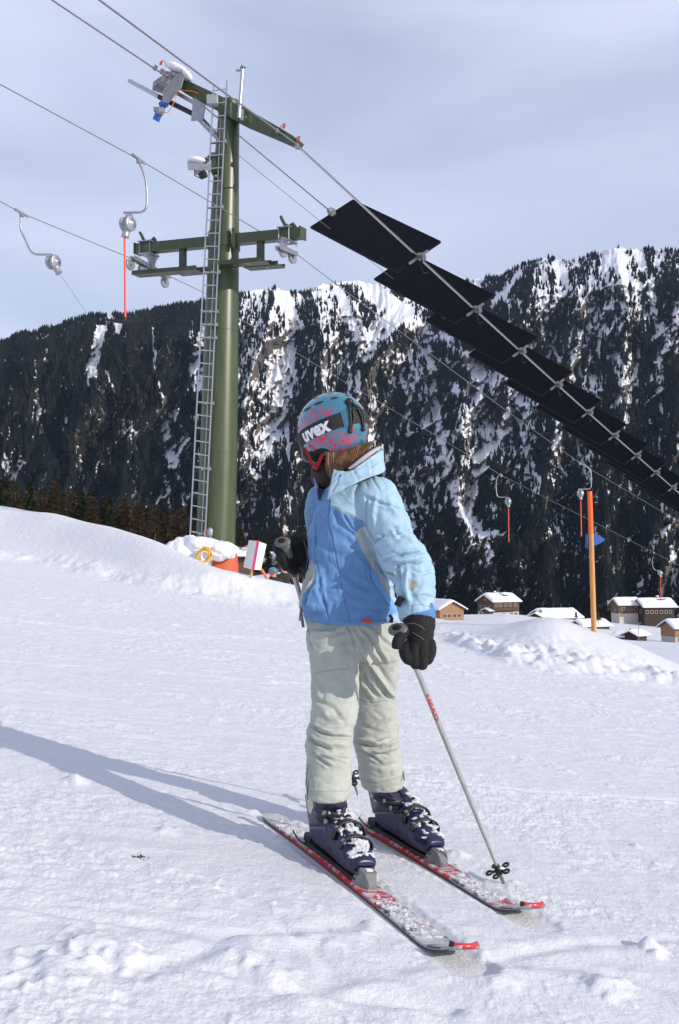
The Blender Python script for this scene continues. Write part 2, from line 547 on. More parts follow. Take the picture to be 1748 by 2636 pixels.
# ---------------------------------------------------------------- mountains across the valley
RPX = [-1500, -1000, -700, -300, 0, 67, 145, 190, 256, 323, 390, 490, 590, 619, 669, 713, 758, 803, 830, 881, 914, 959, 1003, 1048, 1076, 1115, 1204, 1249, 1293, 1338, 1405, 1460, 1494, 1550, 1594, 1650, 1748, 1900, 2200, 2600, 3200]
RPY = [1000, 985, 960, 925, 882, 860, 845, 826, 812, 812, 800, 783, 765, 756, 744, 742, 756, 748, 731, 727, 721, 731, 737, 760, 777, 776, 722, 715, 712, 682, 665, 672, 668, 645, 636, 642, 645, 664, 690, 750, 820]
PYB = 1790.0
SPURS = [  # pixel polylines of spur crests: pts, half width px, amount m
    ([(330, 800), (300, 950), (180, 1120), (60, 1300)], 75, 130),
    ([(590, 765), (560, 900), (530, 1050), (500, 1250)], 60, 120),
    ([(800, 735), (840, 900), (800, 1050), (740, 1250), (720, 1450)], 60, 170),
    ([(700, 738), (690, 830), (640, 980), (600, 1200)], 40, 110),
    ([(900, 719), (915, 800), (930, 870)], 30, 80),
    ([(1150, 740), (1050, 830), (960, 940), (900, 1080), (860, 1300), (850, 1500)], 60, 190),
    ([(1060, 830), (1075, 1000), (1100, 1200), (1150, 1400)], 30, 60),
    ([(1403, 655), (1350, 800), (1210, 920), (1190, 1080), (1180, 1300), (1230, 1450)], 60, 170),
    ([(1330, 830), (1300, 1000), (1290, 1200), (1330, 1450)], 42, 90),
    ([(1476, 660), (1500, 850), (1440, 1050), (1400, 1300), (1420, 1550)], 60, 150),
    ([(1576, 627), (1620, 800), (1600, 1000), (1560, 1250), (1560, 1550)], 55, 130),
    ([(1743, 640), (1760, 900), (1740, 1200), (1700, 1500)], 70, 140),
    ([(120, 840), (60, 1000), (-40, 1200)], 70, 110),
    ([(450, 790), (400, 950), (330, 1150), (300, 1350)], 45, 90),
    ([(-300, 930), (-400, 1300)], 120, 150), ([(2000, 680), (2050, 1200)], 120, 150), ([(2300, 700), (2350, 1200)], 120, 150)]
GULLIES = [  # open snow: pts, half widths px (start, end), strength
    ([(262, 850), (247, 900), (236, 960)], 12, 13, 1), ([(304, 835), (300, 862)], 9, 5, .8), ([(236, 960), (225, 1005)], 8, 3, .7),
    ([(532, 850), (500, 925), (516, 1000)], 10, 16, 1), ([(500, 925), (515, 990)], 14, 10, 1),
    ([(412, 1060), (430, 1120), (447, 1205)], 8, 12, 1), ([(478, 1130), (466, 1190)], 12, 12, .9), ([(447, 1205), (468, 1260), (480, 1370)], 6, 5, .8),
    ([(93, 1010), (100, 1060), (106, 1118)], 6, 6, .8), ([(122, 1045), (108, 1090)], 4, 3, .6), ([(8, 1180), (30, 1240), (55, 1190)], 7, 10, .8),
    ([(118, 900), (116, 945)], 4, 3, .6), ([(195, 1110), (203, 1205)], 7, 5, .6), ([(228, 1090), (236, 1160)], 6, 4, .6),
    ([(262, 1005), (255, 1090)], 6, 4, .55), ([(292, 1030), (295, 1080)], 8, 4, .6), ([(25, 1000), (24, 1060)], 5, 3, .5),
    ([(728, 765), (752, 820), (772, 850)], 17, 11, 1), ([(735, 900), (738, 960), (725, 1030), (735, 1060)], 22, 20, 1),
    ([(700, 915), (715, 1000)], 16, 14, .8), ([(745, 850), (700, 915)], 14, 12, .7),
    ([(725, 1060), (700, 1120), (680, 1180)], 20, 13, .9), ([(628, 1100), (640, 1180), (655, 1260), (645, 1330)], 7, 7, .7), ([(690, 1240), (660, 1290)], 8, 4, .5),
    ([(640, 800), (655, 860), (630, 950), (615, 1010)], 20, 14, .55), ([(620, 1040), (690, 1100)], 10, 12, .55),
    ([(870, 755), (905, 830), (945, 925)], 12, 9, 1), ([(960, 755), (1010, 790), (1040, 800)], 20, 18, .9), ([(1030, 810), (960, 870), (948, 925)], 22, 10, .85),
    ([(930, 740), (985, 800), (960, 850)], 6, 8, .5), ([(840, 800), (830, 880)], 12, 8, .5), ([(820, 745), (845, 770)], 16, 12, .7), ([(870, 726), (950, 732)], 6, 6, .7),
    ([(800, 745), (870, 730)], 4, 4, .5), ([(640, 752), (700, 745)], 5, 5, .6),
    ([(1088, 840), (1108, 930), (1125, 1053), (1136, 1153), (1170, 1287)], 8, 10, .95), ([(1170, 1287), (1221, 1359), (1250, 1402), (1272, 1457), (1262, 1510)], 10, 12, .95),
    ([(1100, 850), (1090, 930), (1110, 1010)], 12, 10, .5), ([(1058, 903), (1058, 997), (1047, 1126)], 5, 4, .8),
    ([(1231, 942), (1222, 1020), (1264, 1109), (1222, 1220), (1200, 1330)], 9, 13, .75), ([(1298, 953), (1337, 1014), (1286, 1137), (1259, 1181)], 14, 8, .85),
    ([(1262, 975), (1276, 1031)], 8, 5, .9), ([(1200, 1200), (1210, 1330), (1205, 1400)], 18, 10, .5), ([(940, 1330), (900, 1400), (830, 1440)], 10, 12, .5),
    ([(960, 1000), (955, 1090), (975, 1180)], 12, 8, .6), ([(750, 1200), (780, 1270), (700, 1330)], 8, 8, .5),
    ([(1431, 1070), (1443, 1165), (1409, 1248)], 7, 5, .6), ([(1360, 1160), (1350, 1270)], 8, 4, .5), ([(1385, 1230), (1378, 1300)], 9, 5, .5),
    ([(1575, 665), (1598, 705)], 17, 9, 1), ([(1555, 680), (1600, 668)], 8, 12, .9), ([(1615, 720), (1650, 742)], 9, 7, 1), ([(1640, 640), (1660, 700)], 10, 7, .8), ([(1700, 650), (1690, 700)], 12, 6, .7),
    ([(1677, 720), (1677, 808), (1700, 850), (1727, 875)], 7, 6, .8), ([(1746, 790), (1740, 850), (1710, 920)], 10, 6, .8), ([(1690, 840), (1650, 800)], 5, 4, .7),
    ([(1605, 985), (1596, 1020), (1580, 1053)], 9, 9, .8), ([(1565, 880), (1600, 1000)], 7, 6, .5), ([(1437, 690), (1452, 735), (1426, 800)], 17, 9, .7), ([(1500, 670), (1440, 700)], 10, 12, .5),
    ([(1337, 707), (1300, 750), (1264, 795)], 9, 6, .7), ([(1395, 690), (1390, 760)], 14, 8, .45), ([(1490, 760), (1560, 820)], 22, 20, .4), ([(1520, 850), (1500, 920)], 9, 6, .5), ([(1640, 830), (1620, 900)], 10, 8, .45),
    ([(1540, 650), (1640, 640)], 6, 7, .7),
    ([(1698, 1265), (1719, 1350), (1689, 1400)], 6, 13, .7), ([(1740, 1340), (1715, 1375)], 6, 8, .6), ([(1668, 1427), (1660, 1480), (1634, 1530)], 14, 12, .5), ([(1735, 1470), (1732, 1590)], 8, 9, .7),
    ([(1425, 1316), (1446, 1363)], 6, 9, .6), ([(1135, 1367), (1161, 1478), (1165, 1560)], 7, 8, .6), ([(1200, 1400), (1235, 1500)], 7, 5, .4), ([(1370, 1500), (1400, 1580)], 6, 6, .4),
    ([(1000, 850), (1010, 900)], 10, 5, .5), ([(620, 1130), (660, 1120)], 8, 8, .5), ([(1500, 1060), (1490, 1100)], 5, 4, .4)]
_rg = random.Random(77)
for _k in range(95):           # thin avalanche tracks running down the fall line
    _x = _rg.uniform(585, 1748) if _k < 78 else _rg.uniform(0, 520)
    _r = float(np.interp(_x, RPX, RPY)); _y = _r + _rg.uniform(15, 520 if _x < 1300 else 380)
    _L = _rg.uniform(90, 300); _dr = _rg.uniform(-.28, .28); _q = [(_x, _y)]
    for _j in range(3):
        _dr += _rg.uniform(-.18, .18)
        _q.append((_q[-1][0] + _dr * _L / 3, _q[-1][1] + _L / 3))
    _w = _rg.uniform(2.2, 6.0) * (1 if _k < 78 else .7)
    GULLIES.append((_q, _w, _w * _rg.uniform(.5, 1.3), _rg.uniform(.55, .95)))
def ridge_py(px):
    return np.interp(px, RPX, RPY) + 4 * noise2(px * .03, px * 0, 5) + 3 * noise2(px * .11, px * 0, 6)
def mdepth(px, py):
    r = ridge_py(px)
    h = np.clip((PYB - py) / (PYB - r), 0, 1)
    Dr = np.interp(px, [-700, 0, 500, 640, 900, 1100, 1400, 1743, 2500], [1900, 1950, 2150, 2400, 2750, 2700, 2450, 2350, 2300])
    Db = 1150 + 60 * noise2(px * .004, px * 0, 9)
    d = Db + (Dr - Db) * (h ** 1.15)
    fade = np.clip((1 - h) * 12, .15, 1)
    for pts, w, a in SPURS:
        q, _ = line_dist(px, py, pts)
        d = d - 1.45 * a * np.exp(-(q / w)) * fade
    wx = px + 25 * noise2(px * .01, py * .01, 91)
    rid = 1 - np.abs(fbm(wx * .012 + py * .004, py * .005, 4, 92))
    d = d - 230 * (rid - .7) * fade
    rid2 = 1 - np.abs(fbm(wx * .05 + py * .004, py * .016, 3, 95))
    d = d - 62 * (rid2 - .6) * fade
    d = d - 24 * fbm(px * .12, py * .07, 4, 97, .6) * fade
    return d
def snow_mask(px, py):
    m = np.zeros(px.shape)
    jx = px + 5 * noise2(px * .05, py * .03, 101) + 2.5 * noise2(px * .16, py * .1, 102)
    jy = py + 6 * noise2(px * .04, py * .03, 103)
    for pts, w0, w1, s in GULLIES:
        ax_ = np.array(pts, float); mg = 40
        sel = (jx > ax_[:, 0].min() - mg) & (jx < ax_[:, 0].max() + mg) & (jy > ax_[:, 1].min() - mg) & (jy < ax_[:, 1].max() + mg)
        if not sel.any(): continue
        qs, ts = line_dist(jx[sel], jy[sel], pts)
        q = np.full(px.shape, 1e9); t = np.zeros(px.shape); q[sel] = qs; t[sel] = ts
        w = (w0 + (w1 - w0) * t) * 1.30
        m = np.maximum(m, min(1, s * 1.15) * (1 - sstep(.8, 1.25, q / w)))
    st = fbm(px * .085 + 3 + 1.6 * noise2(px * .01, py * .01, 104) + py * .012 * np.sin(px * .008), py * .020, 4, 105, .52)
    area = fbm(px * .008, py * .006, 2, 107)
    high = np.clip((1000 - py) / 300, 0, 1)
    rgt = sstep(560, 700, px)
    bias = np.zeros(px.shape)
    for bx, by, br, ba in ((770, 762, 80, -.20), (1010, 770, 60, -.12), (900, 745, 60, -.10), (1560, 700, 110, -.06), (680, 950, 150, .14), (900, 830, 110, .02), (1190, 1130, 190, .13), (1440, 800, 190, .14), (640, 1180, 130, .08), (1120, 950, 120, .06), (1500, 1380, 230, -.10), (860, 1060, 110, -.04), (1230, 1420, 110, .08), (800, 1150, 120, .06), (1660, 1450, 90, .05)):
        bias += ba * np.exp(-((px - bx) ** 2 + (py - by) ** 2) / (br * br))
    gr_ = (mdepth(px + 3, py) - mdepth(px - 3, py)) / 6.0
    lit_flank = np.clip(gr_ / 3.0, -1, 1)  # sun-facing flanks get more snow, painting their light into the mask
    m = np.maximum(m, .8 * sstep(.22 - .19 * rgt, .34 - .17 * rgt, st + .5 * area + .04 * high * rgt - .06 * (1 - rgt) + bias + .17 * lit_flank * rgt))
    return m
def build_mountain():
    px = np.concatenate([np.linspace(-1500, -40, 150)[:-1], np.linspace(-40, 1790, 720), np.linspace(1790, 3200, 150)[1:]])
    hh = np.linspace(0, 1, 420)
    H, PXX = np.meshgrid(hh, px, indexing='ij')
    R = ridge_py(PXX)
    PYY = PYB - (PYB - R) * H
    D = mdepth(PXX, PYY)
    xc = (PXX - 874) / F; yc = -(PYY - 1318) / F
    dy = _ct - _st * yc; dz = _st + _ct * yc
    X = xc / dy * D; Z = CAM_Z + dz / dy * D
    V = np.stack([X, D, Z], -1)
    M = snow_mask(PXX, PYY)
    # far side of the crest and the foot
    top = V[-1]
    extra = []
    for k, (dyy, dzz) in enumerate([(60, -12), (200, -90), (700, -450)]):
        e = top.copy(); e[:, 1] += dyy; e[:, 2] += dzz; extra.append(e)
    foot = V[0].copy(); foot[:, 1] -= 200; foot[:, 2] -= 60
    V = np.concatenate([foot[None], V, np.array(extra)], 0)
    M = np.concatenate([M[:1], M, np.repeat(M[-1:], 3, 0)], 0)
    me = np_mesh('mountain', V.reshape(-1, 3), grid_quads(V.shape[0], V.shape[1]))
    attr(me, 'open_snow', M.ravel())
    return me
m_mt = bpy.data.materials.new('mountain snow and rock'); m_mt.use_nodes = True
nt = m_mt.node_tree; b = nt.nodes['Principled BSDF']
b.inputs['Roughness'].default_value = .8; b.inputs['Specular IOR Level'].default_value = .1
at_ = nt.nodes.new('ShaderNodeAttribute'); at_.attribute_name = 'open_snow'
tc = nt.nodes.new('ShaderNodeTexCoord')
mp = nt.nodes.new('ShaderNodeMapping'); mp.inputs['Scale'].default_value = (1, .6, .45)
nt.links.new(tc.outputs['Object'], mp.inputs['Vector'])
n = nt.nodes.new('ShaderNodeTexNoise'); n.inputs['Scale'].default_value = .10; n.inputs['Detail'].default_value = 9; n.inputs['Roughness'].default_value = .72
nt.links.new(mp.outputs[0], n.inputs['Vector'])
# steep faces bare their rock
geo = nt.nodes.new('ShaderNodeNewGeometry'); sx = nt.nodes.new('ShaderNodeSeparateXYZ'); nt.links.new(geo.outputs['Normal'], sx.inputs[0])
ma = nt.nodes.new('ShaderNodeMath'); ma.operation = 'MULTIPLY_ADD'; ma.inputs[1].default_value = .55
nt.links.new(sx.outputs['Z'], ma.inputs[0]); nt.links.new(n.outputs['Fac'], ma.inputs[2])
mb_ = nt.nodes.new('ShaderNodeMath'); mb_.operation = 'MULTIPLY_ADD'; mb_.inputs[1].default_value = .16
nt.links.new(at_.outputs['Fac'], mb_.inputs[0]); nt.links.new(ma.outputs[0], mb_.inputs[2])
r = nt.nodes.new('ShaderNodeValToRGB'); r.color_ramp.elements[0].position = .77; r.color_ramp.elements[1].position = .83
r.color_ramp.elements[0].color = (.13, .115, .10, 1); r.color_ramp.elements[1].color = (.80, .80, .84, 1)
nt.links.new(mb_.outputs[0], r.inputs['Fac']); nt.links.new(r.outputs['Color'], b.inputs['Base Color'])
bp = nt.nodes.new('ShaderNodeBump'); bp.inputs['Strength'].default_value = .6; bp.inputs['Distance'].default_value = 9
nt.links.new(n.outputs['Fac'], bp.inputs['Height']); nt.links.new(bp.outputs[0], b.inputs['Normal'])
mo = link_mesh('mountain', build_mountain(), m_mt)
tag(mo, kind='structure')

def build_forest(N=155000):
    rng = np.random.default_rng(3)
    px = np.where(rng.uniform(0, 1, N * 3) < .85, rng.uniform(-150, 1900, N * 3), np.where(rng.uniform(0, 1, N * 3) < .5, rng.uniform(-1450, -150, N * 3), rng.uniform(1900, 3100, N * 3))); u = rng.uniform(0, 1, N * 3)
    py = PYB - (PYB - ridge_py(px)) * u
    d = mdepth(px, py)
    keep = rng.uniform(0, 1, px.size) < (d / 2700.0) ** 1.5
    m = snow_mask(px, py)
    high = np.clip((900 - py) / 250, 0, 1)
    dens = np.clip(1 - 1.15 * m, 0, 1) ** 1.3
    dens = np.where((m < .2), 1.0, dens) * (1 - .45 * high * sstep(600, 700, px))
    keep &= rng.uniform(0, 1, px.size) < dens
    px, py, d = px[keep][:N], py[keep][:N], d[keep][:N]
    # extra trees on the skyline
    rx = rng.uniform(-900, 2600, 2500); ry = ridge_py(rx) + rng.uniform(0, 5, 2500)
    mm = snow_mask(rx, ry); kk = (mm < .5) & (fbm(rx * .02, rx * 0, 2, 3) > -.25)
    px = np.concatenate([px, rx[kk]]); py = np.concatenate([py, ry[kk]]); d = np.concatenate([d, mdepth(rx[kk], ry[kk])])
    n = px.size
    xc = (px - 874) / F; yc = -(py - 1318) / F
    dy = _ct - _st * yc; dz = _st + _ct * yc
    B = np.stack([xc / dy * d, d, CAM_Z + dz / dy * d], -1)
    h = rng.uniform(7, 16, n) * (.8 + .4 * (fbm(px * .02, py * .02, 2, 5) + .5)); h *= np.where(py < ridge_py(px) + 30, .85, 1.0)
    r = h * rng.uniform(.17, .26, n)
    K = 5
    ang = np.arange(K) * 2 * math.pi / K
    a0 = rng.uniform(0, 6.28, n)
    def ring(zf, rf):
        jit = rng.uniform(.75, 1.25, (n, K))
        X = B[:, 0:1] + np.cos(ang + a0[:, None]) * r[:, None] * rf * jit
        Y = B[:, 1:2] + np.sin(ang + a0[:, None]) * r[:, None] * rf * jit
        Z = B[:, 2:3] + h[:, None] * zf + np.zeros((1, K)) + rng.uniform(-.03, .03, (n, K)) * h[:, None]
        return np.stack([X, Y, Z], -1)
    top = B.copy(); top[:, 2] += h; top = top[:, None]
    r0 = ring(-.06, 1.0); r1 = ring(.45, .62)
    V = np.concatenate([r0, r1, top], 1)     # n, 2K+1, 3
    per = 2 * K + 1
    base = (np.arange(n) * per)[:, None, None]
    k = np.arange(K); k2 = (k + 1) % K
    quads = np.stack([k, k2, K + k2, K + k], -1)[None] + base
    tris = np.stack([K + k, K + k2, np.full(K, 2 * K)], -1)[None] + base
    me = np_mesh('far_forest', V.reshape(-1, 3), quads.reshape(-1, 4), tris.reshape(-1, 3), smooth=False)
    tint = rng.uniform(0, 1, n) * .6 + .4 * (fbm(px * .01, py * .01, 2, 55) + .5)
    snowy = rng.uniform(0, 1, n)
    attr(me, 'tint', np.repeat(tint, per))
    return me
m_for = bpy.data.materials.new('spruce forest'); m_for.use_nodes = True
nt = m_for.node_tree; b = nt.nodes['Principled BSDF']; b.inputs['Roughness'].default_value = .95; b.inputs['Specular IOR Level'].default_value = .0
at_ = nt.nodes.new('ShaderNodeAttribute'); at_.attribute_name = 'tint'
r = nt.nodes.new('ShaderNodeValToRGB')
r.color_ramp.elements[0].color = (.007, .011, .014, 1); r.color_ramp.elements[1].color = (.036, .027, .022, 1)
e = r.color_ramp.elements.new(.6); e.color = (.013, .016, .015, 1)
nt.links.new(at_.outputs['Fac'], r.inputs['Fac']); nt.links.new(r.outputs['Color'], b.inputs['Base Color'])
fo = link_mesh('spruce_forest', build_forest(), m_for)
tag(fo, 'dark conifer forest covering the mountain slopes across the valley', 'forest', kind='stuff')

# ---------------------------------------------------------------- air
hz = MB()
hz.hexa([(-3200, -60, -520), (3200, -60, -520), (3200, 4300, -520), (-3200, 4300, -520), (-3200, -60, 1150), (3200, -60, 1150), (3200, 4300, 1150), (-3200, 4300, 1150)])
m_hz = bpy.data.materials.new('haze'); m_hz.use_nodes = True
nt = m_hz.node_tree; nt.nodes.clear()
ho = nt.nodes.new('ShaderNodeOutputMaterial'); hv_ = nt.nodes.new('ShaderNodeVolumePrincipled')
hv_.inputs['Color'].default_value = (.55, .72, 1.0, 1); hv_.inputs['Density'].default_value = 2.4e-5; hv_.inputs['Anisotropy'].default_value = 0.0
nt.links.new(hv_.outputs[0], ho.inputs['Volume'])
tag(hz.build('haze', m_hz), kind='stuff')

# ---------------------------------------------------------------- lift materials
M_green = mat('green tower paint', (.050, .066, .027), .36, spec=.5, var=.18, vscale=2.2, vstretch=(3, 3, .35), bump=.05, bscale=90)
M_green_d = mat('green crossbeam paint', (.040, .053, .023), .42, var=.12, vscale=5)
M_galv = mat('galvanised steel', (.34, .35, .37), .42, .75, var=.14, vscale=14)
M_alu = mat('bare aluminium', (.46, .48, .51), .36, .85, var=.08, vscale=30)
M_plate = mat('grey sheet metal', (.26, .26, .27), .5, .3, var=.12, vscale=6)
M_cable = mat('weathered wire rope', (.19, .19, .20), .5, .4)
M_black = mat('black rubber', (.012, .012, .013), .55)
M_blue = mat('blue motor paint', (.03, .10, .42), .4)
M_redp = mat('red plastic', (.55, .03, .02), .45)
M_orange = mat('orange cable sheath', (.75, .16, .03), .5)
M_rod = mat('orange red spring rod', (.78, .10, .05), .4)
M_cell = mat('black solar glass', (.004, .005, .008), .5, spec=.06)
M_cellb = mat('solar module frame', (.008, .008, .010), .6, spec=.1)
M_castal = mat('cast aluminium', (.34, .35, .37), .45, .5, var=.1, vscale=20)

# ---------------------------------------------------------------- lift tower
tw_base = at(555, 1445, 21.0)
tower = thing('lift_tower', 'tall green steel ski lift tower with ladder, tilted upper arm and lower crossbeam', 'lift tower', tw_base)
cl = [(555, 1500, .425), (555, 1390, .414), (563, 1169, .395), (570, 855, .362), (576, 633, .325), (584, 405, .262), (590, 285, .225), (590, 262, .222)]
mb = MB()
pts = [at(a, b_, 21.0) for a, b_, r_ in cl]
mb.tube(pts, [c[2] for c in cl], n=48)
mb.build('mast', M_green, tower)
for (a, b_, r_) in cl[2:6]:
    c = at(a, b_, 21.0)
    MB().tube([c - Vector((0, 0, .008)), c + Vector((0, 0, .008))], r_ + .005, n=48).build('weld_seam', M_green_d, tower)

def armY(px): return 21.35 + (px - 440) * (20.0 - 21.35) / (764 - 440)
def c3(x, y): return 300 + x / 3.015, 140 + y / 3.015
def c4(x, y): return 300 + x / 3.015, 500 + y / 3.015
def A3(x, y, dY=0):
    p = c3(x, y); return at(p[0], p[1], armY(p[0]) + dY)
LINE = Vector((.59, 1, -.14)).normalized()
LH = Vector((.59, 1, 0)).normalized()
PERP = Vector((1, -.59, 0)).normalized()
poly = [(500, 215), (525, 180), (600, 226), (870, 352), (1080, 462), (1270, 570), (1370, 632), (1400, 662), (1368, 706), (1150, 612), (970, 537), (850, 475), (700, 388), (560, 320), (490, 275)]
mb = MB()
mb.prism([A3(x, y) for x, y in poly], LH * .02, LH * -.02)
mb.prism([A3(x, y) + LH * .26 for x, y in poly], LH * .02, LH * -.02)
ring = [A3(x, y) + LH * .02 for x, y in poly]
for i in range(len(ring)):                       # flange plates round the rim
    a, b2 = ring[i], ring[(i + 1) % len(ring)]
    mb.hexa([a, b2, b2 + LH * .22, a + LH * .22] + [q + (sum(ring, Vector()) / len(ring) - q).normalized() * .02 for q in (a, b2, b2 + LH * .22, a + LH * .22)])
mb.build('upper_arm', M_green, tower)
def oval(cx, cy, rx, ry, ang=.45, n=18):
    o = []
    for k in range(n):
        t = 2 * math.pi * k / n
        u, v = rx * math.cos(t), ry * math.sin(t)
        o.append(A3(cx + u * math.cos(ang) - v * math.sin(ang), cy + u * math.sin(ang) + v * math.cos(ang)))
    return o
for cx, cy, rx, ry in [(618, 288, 26, 15), (1096, 530, 24, 15), (1290, 620, 26, 16)]:
    m2 = MB(); m2.prism(oval(cx, cy, rx, ry), LH * -.022, LH * -.026); m2.build('opening', M_black, tower)  # black discs laid on the arm face paint the dark of its holes
mb = MB(); mb.prism(oval(1013, 488, 8, 8), LH * -.022, LH * -.028); mb.build('bolt_plate', M_alu, tower)
# collar where arm meets mast
mb = MB(); c = at(590, 288, 21.0); mb.tube([c, c + Vector((0, 0, .12))], .25, n=32); mb.build('head_plate', M_green_d, tower)

# drive housing on the high end
mb = MB()
mb.prism([A3(x, y, -.25) for x, y in [(470, 150), (500, 152), (525, 175), (500, 262), (400, 380), (355, 365), (368, 272), (440, 188)]], LH * .012, LH * -.012)
mb.prism([A3(x, y, .25) for x, y in [(380, 150), (430, 130), (460, 172), (385, 250), (355, 305), (280, 278), (288, 215)]], LH * .012, LH * -.012)
for (x, y) in [(380, 140), (445, 150), (300, 230), (360, 300), (440, 250)]:
    mb.bar(A3(x, y, -.26), A3(x, y, .3), .03, .06)
mb.box(A3(410, 215, 0), (.28, .3, .22), Matrix.Rotation(.5, 3, 'Y'))
mb.prism([A3(x, y, -.1) for x, y in [(350, 128), (480, 150), (540, 190), (530, 200), (360, 142)]], LH * .2, LH * -.05)
mb.build('drive_housing', M_plate, tower)
mb = MB()
mb.tube([A3(100, 205), A3(352, 340)], .048, n=16)
mb.build('telescopic_tube', M_alu, tower)
MB().tube([A3(99.5, 204.5), A3(97, 203)], .040, n=16).build('tube_end', M_black, tower)
MB().tube([A3(330, 330), A3(610, 470)], .055, n=16).build('tube_sleeve', M_black, tower)
mo_ = MB()
mo_.tube([A3(385, 378, -.1), A3(345, 400, -.1)], .085, n=16)
mo_.tube([A3(370, 375, -.1), A3(348, 432, -.1)], .060, n=16)
mo_.tube([A3(330, 455, -.1), A3(305, 512, -.1)], [.080, .078], n=18)
motor = mo_.build('drive_motor', M_blue, tower)
mb = MB(); mb.tube([A3(350, 420, -.1), A3(330, 465, -.1)], .088, n=14); mb.box(A3(350, 432, -.2), (.1, .08, .1)); mb.box(A3(305, 428, -.15), (.09, .08, .09))
mb.build('gearbox', M_castal, motor)
mb = MB(); mb.tube([A3(365, 455, -.2), A3(400, 450, -.25), A3(430, 410, -.25), A3(465, 320, -.2), A3(470, 300, -.1)], .008, n=6)
mb.tube([A3(495, 275, -.05), A3(560, 285, -.06), A3(590, 285, -.05), A3(632, 302, -.05)], .010, n=6)
mb.build('control_cable', M_orange, tower)
# galvanised bracket and folding link below the arm
mb = MB()
mb.prism([A3(x, y, -.12) for x, y in [(592, 345), (612, 340), (690, 395), (672, 522), (640, 512), (580, 518), (590, 430)]], LH * .01, LH * -.01)
mb.prism([A3(x, y, .1) for x, y in [(592, 345), (612, 340), (690, 395), (672, 522), (640, 512), (580, 518), (590, 430)]], LH * .01, LH * -.01)
mb.bar(A3(460, 295, 0), A3(600, 375, 0), .06, .08)
mb.bar(A3(610, 480, -.1), A3(785, 660, -.1), .02, .06); mb.bar(A3(640, 470, .05), A3(800, 640, .05), .02, .06)
for k in range(6):
    t = k / 5
    mb.bar(A3(612 + 173 * t, 484 + 174 * t, -.1), A3(642 + 158 * t, 474 + 168 * t, .05), .02, .03)
mb.build('tilt_linkage', M_galv, tower)
mb = MB(); mb.box(A3(745, 358, -.35), (.24, .16, .20), bev=.012); mb.build('junction_box', M_castal, tower)
# instrument mast
mb = MB(); mb.tube([A3(950, 492, -.25), A3(978, 118, -.25)], .037, n=14); ms = mb.build('instrument_mast', M_alu, tower)
mb = MB(); mb.box(A3(975, 468, -.2), (.07, .05, .22)); mb.build('mast_bracket', M_galv, ms)
mb = MB(); mb.tube([A3(978, 118, -.25), A3(978, 100, -.25)], .012, n=8)
for a in range(3):
    t = a * 2.09 + .4; o = Vector((math.cos(t), math.sin(t), 0)) * .05
    mb.bar(A3(978, 98, -.25), A3(978, 98, -.25) + o, .008, .008); mb.blob(A3(978, 98, -.25) + o, .022, amp=0, sub=1)
mb.build('wind_gauge', M_black, ms)
mb = MB(); mb.box(A3(950, 124, -.25), (.09, .05, .03)); mb.blob(A3(940, 124, -.25), (.05, .03, .02), amp=0, sub=1); mb.build('wind_vane', M_castal, ms)
# red sensors with looped wires
for (x, y) in [(345, 68), (1300, 560), (1412, 660)]:
    b1 = MB(); b1.box(A3(x, y, -.05), (.045, .04, .075), Matrix.Rotation(.4, 3, 'Y')); sn = b1.build('cable_sensor', M_redp, tower)
    b2_ = MB(); b2_.tube([A3(x, y - 10, -.05), A3(x + 12, y - 24, -.05), A3(x + 2, y - 26, -.05), A3(x - 25, y, -.05), A3(x - 40, y + 20, -.05)], .007, n=6) if x > 400 else b2_.tube([A3(x, y - 10, -.05), A3(x + 15, y - 22, -.05), A3(x + 33, y - 5, -.05), A3(x + 38, y + 30, -.05)], .007, n=6)
    b2_.build('sensor_wire', M_black, sn)
for (x, y) in [(300, 104), (1400, 712), (352, 132)]:
    b1 = MB(); b1.box(A3(x, y), (.06, .07, .11), Matrix.Rotation(.6, 3, 'Y')); b1.tube([A3(x - 8, y - 8, -.05), A3(x + 8, y + 6, .05)], .03, n=8); b1.build('rope_clamp', M_galv, tower)
b1 = MB(); b1.tube([A3(1250, 580, -.05), A3(1246, 612, -.05)], .03, n=8); b1.box(A3(1252, 600, -.06), (.08, .04, .05)); b1.build('limit_switch', M_galv, tower)
# snow lying on the housing
mb = MB(); mb.blob(A3(470, 112, -.02), (.27, .20, .085), seed=3, amp=.25, M=Matrix.Rotation(.42, 3, 'Y'), sub=3); mb.blob(A3(548, 165, -.02), (.13, .14, .085), seed=5, amp=.2, M=Matrix.Rotation(.75, 3, 'Y'), sub=3)
mb.build('snow_cap', m_snow_roof, tower)

# searchlight and camera on the mast
cb = MB()
def A5(x, y, Y=20.6):
    p = c3(x, y); return at(p[0], p[1], Y)
cb.hexa([A5(556, 900, 20.5), A5(735, 902, 20.5), A5(735, 902, 21.0), A5(556, 900, 21.0), A5(548, 838, 20.45), A5(735, 850, 20.45), A5(735, 850, 21.05), A5(548, 838, 21.05)])
fl = cb.build('flood_lamp', M_castal, tower)
cb = MB(); cb.box(A5(632, 905, 20.6), (.14, .14, .13), bev=.01); cb.build('lamp_gearbox', M_castal, fl)
cb = MB(); cb.tube([A5(650, 945, 20.55), A5(690, 925, 20.5)], [.075, .085], n=16); cb.tube([A5(605, 885, 20.5), A5(605, 940, 20.5), A5(650, 960, 20.5)], .01, n=6); cb.build('lamp_head', M_black, fl)
cb = MB(); cb.blob(A5(622, 832, 20.7), (.21, .2, .075), seed=9, amp=.1, sub=3); cb.build('snow_cap', m_snow_roof, fl)
cb = MB(); cb.box(A5(764, 850, 20.75), (.14, .2, .42)); cb.bar(A5(690, 830, 20.7), A5(735, 790, 20.75), .06, .1); cb.bar(A5(720, 870, 20.7), A5(775, 950, 20.8), .05, .06)
cb.build('lamp_bracket', M_green_d, tower)

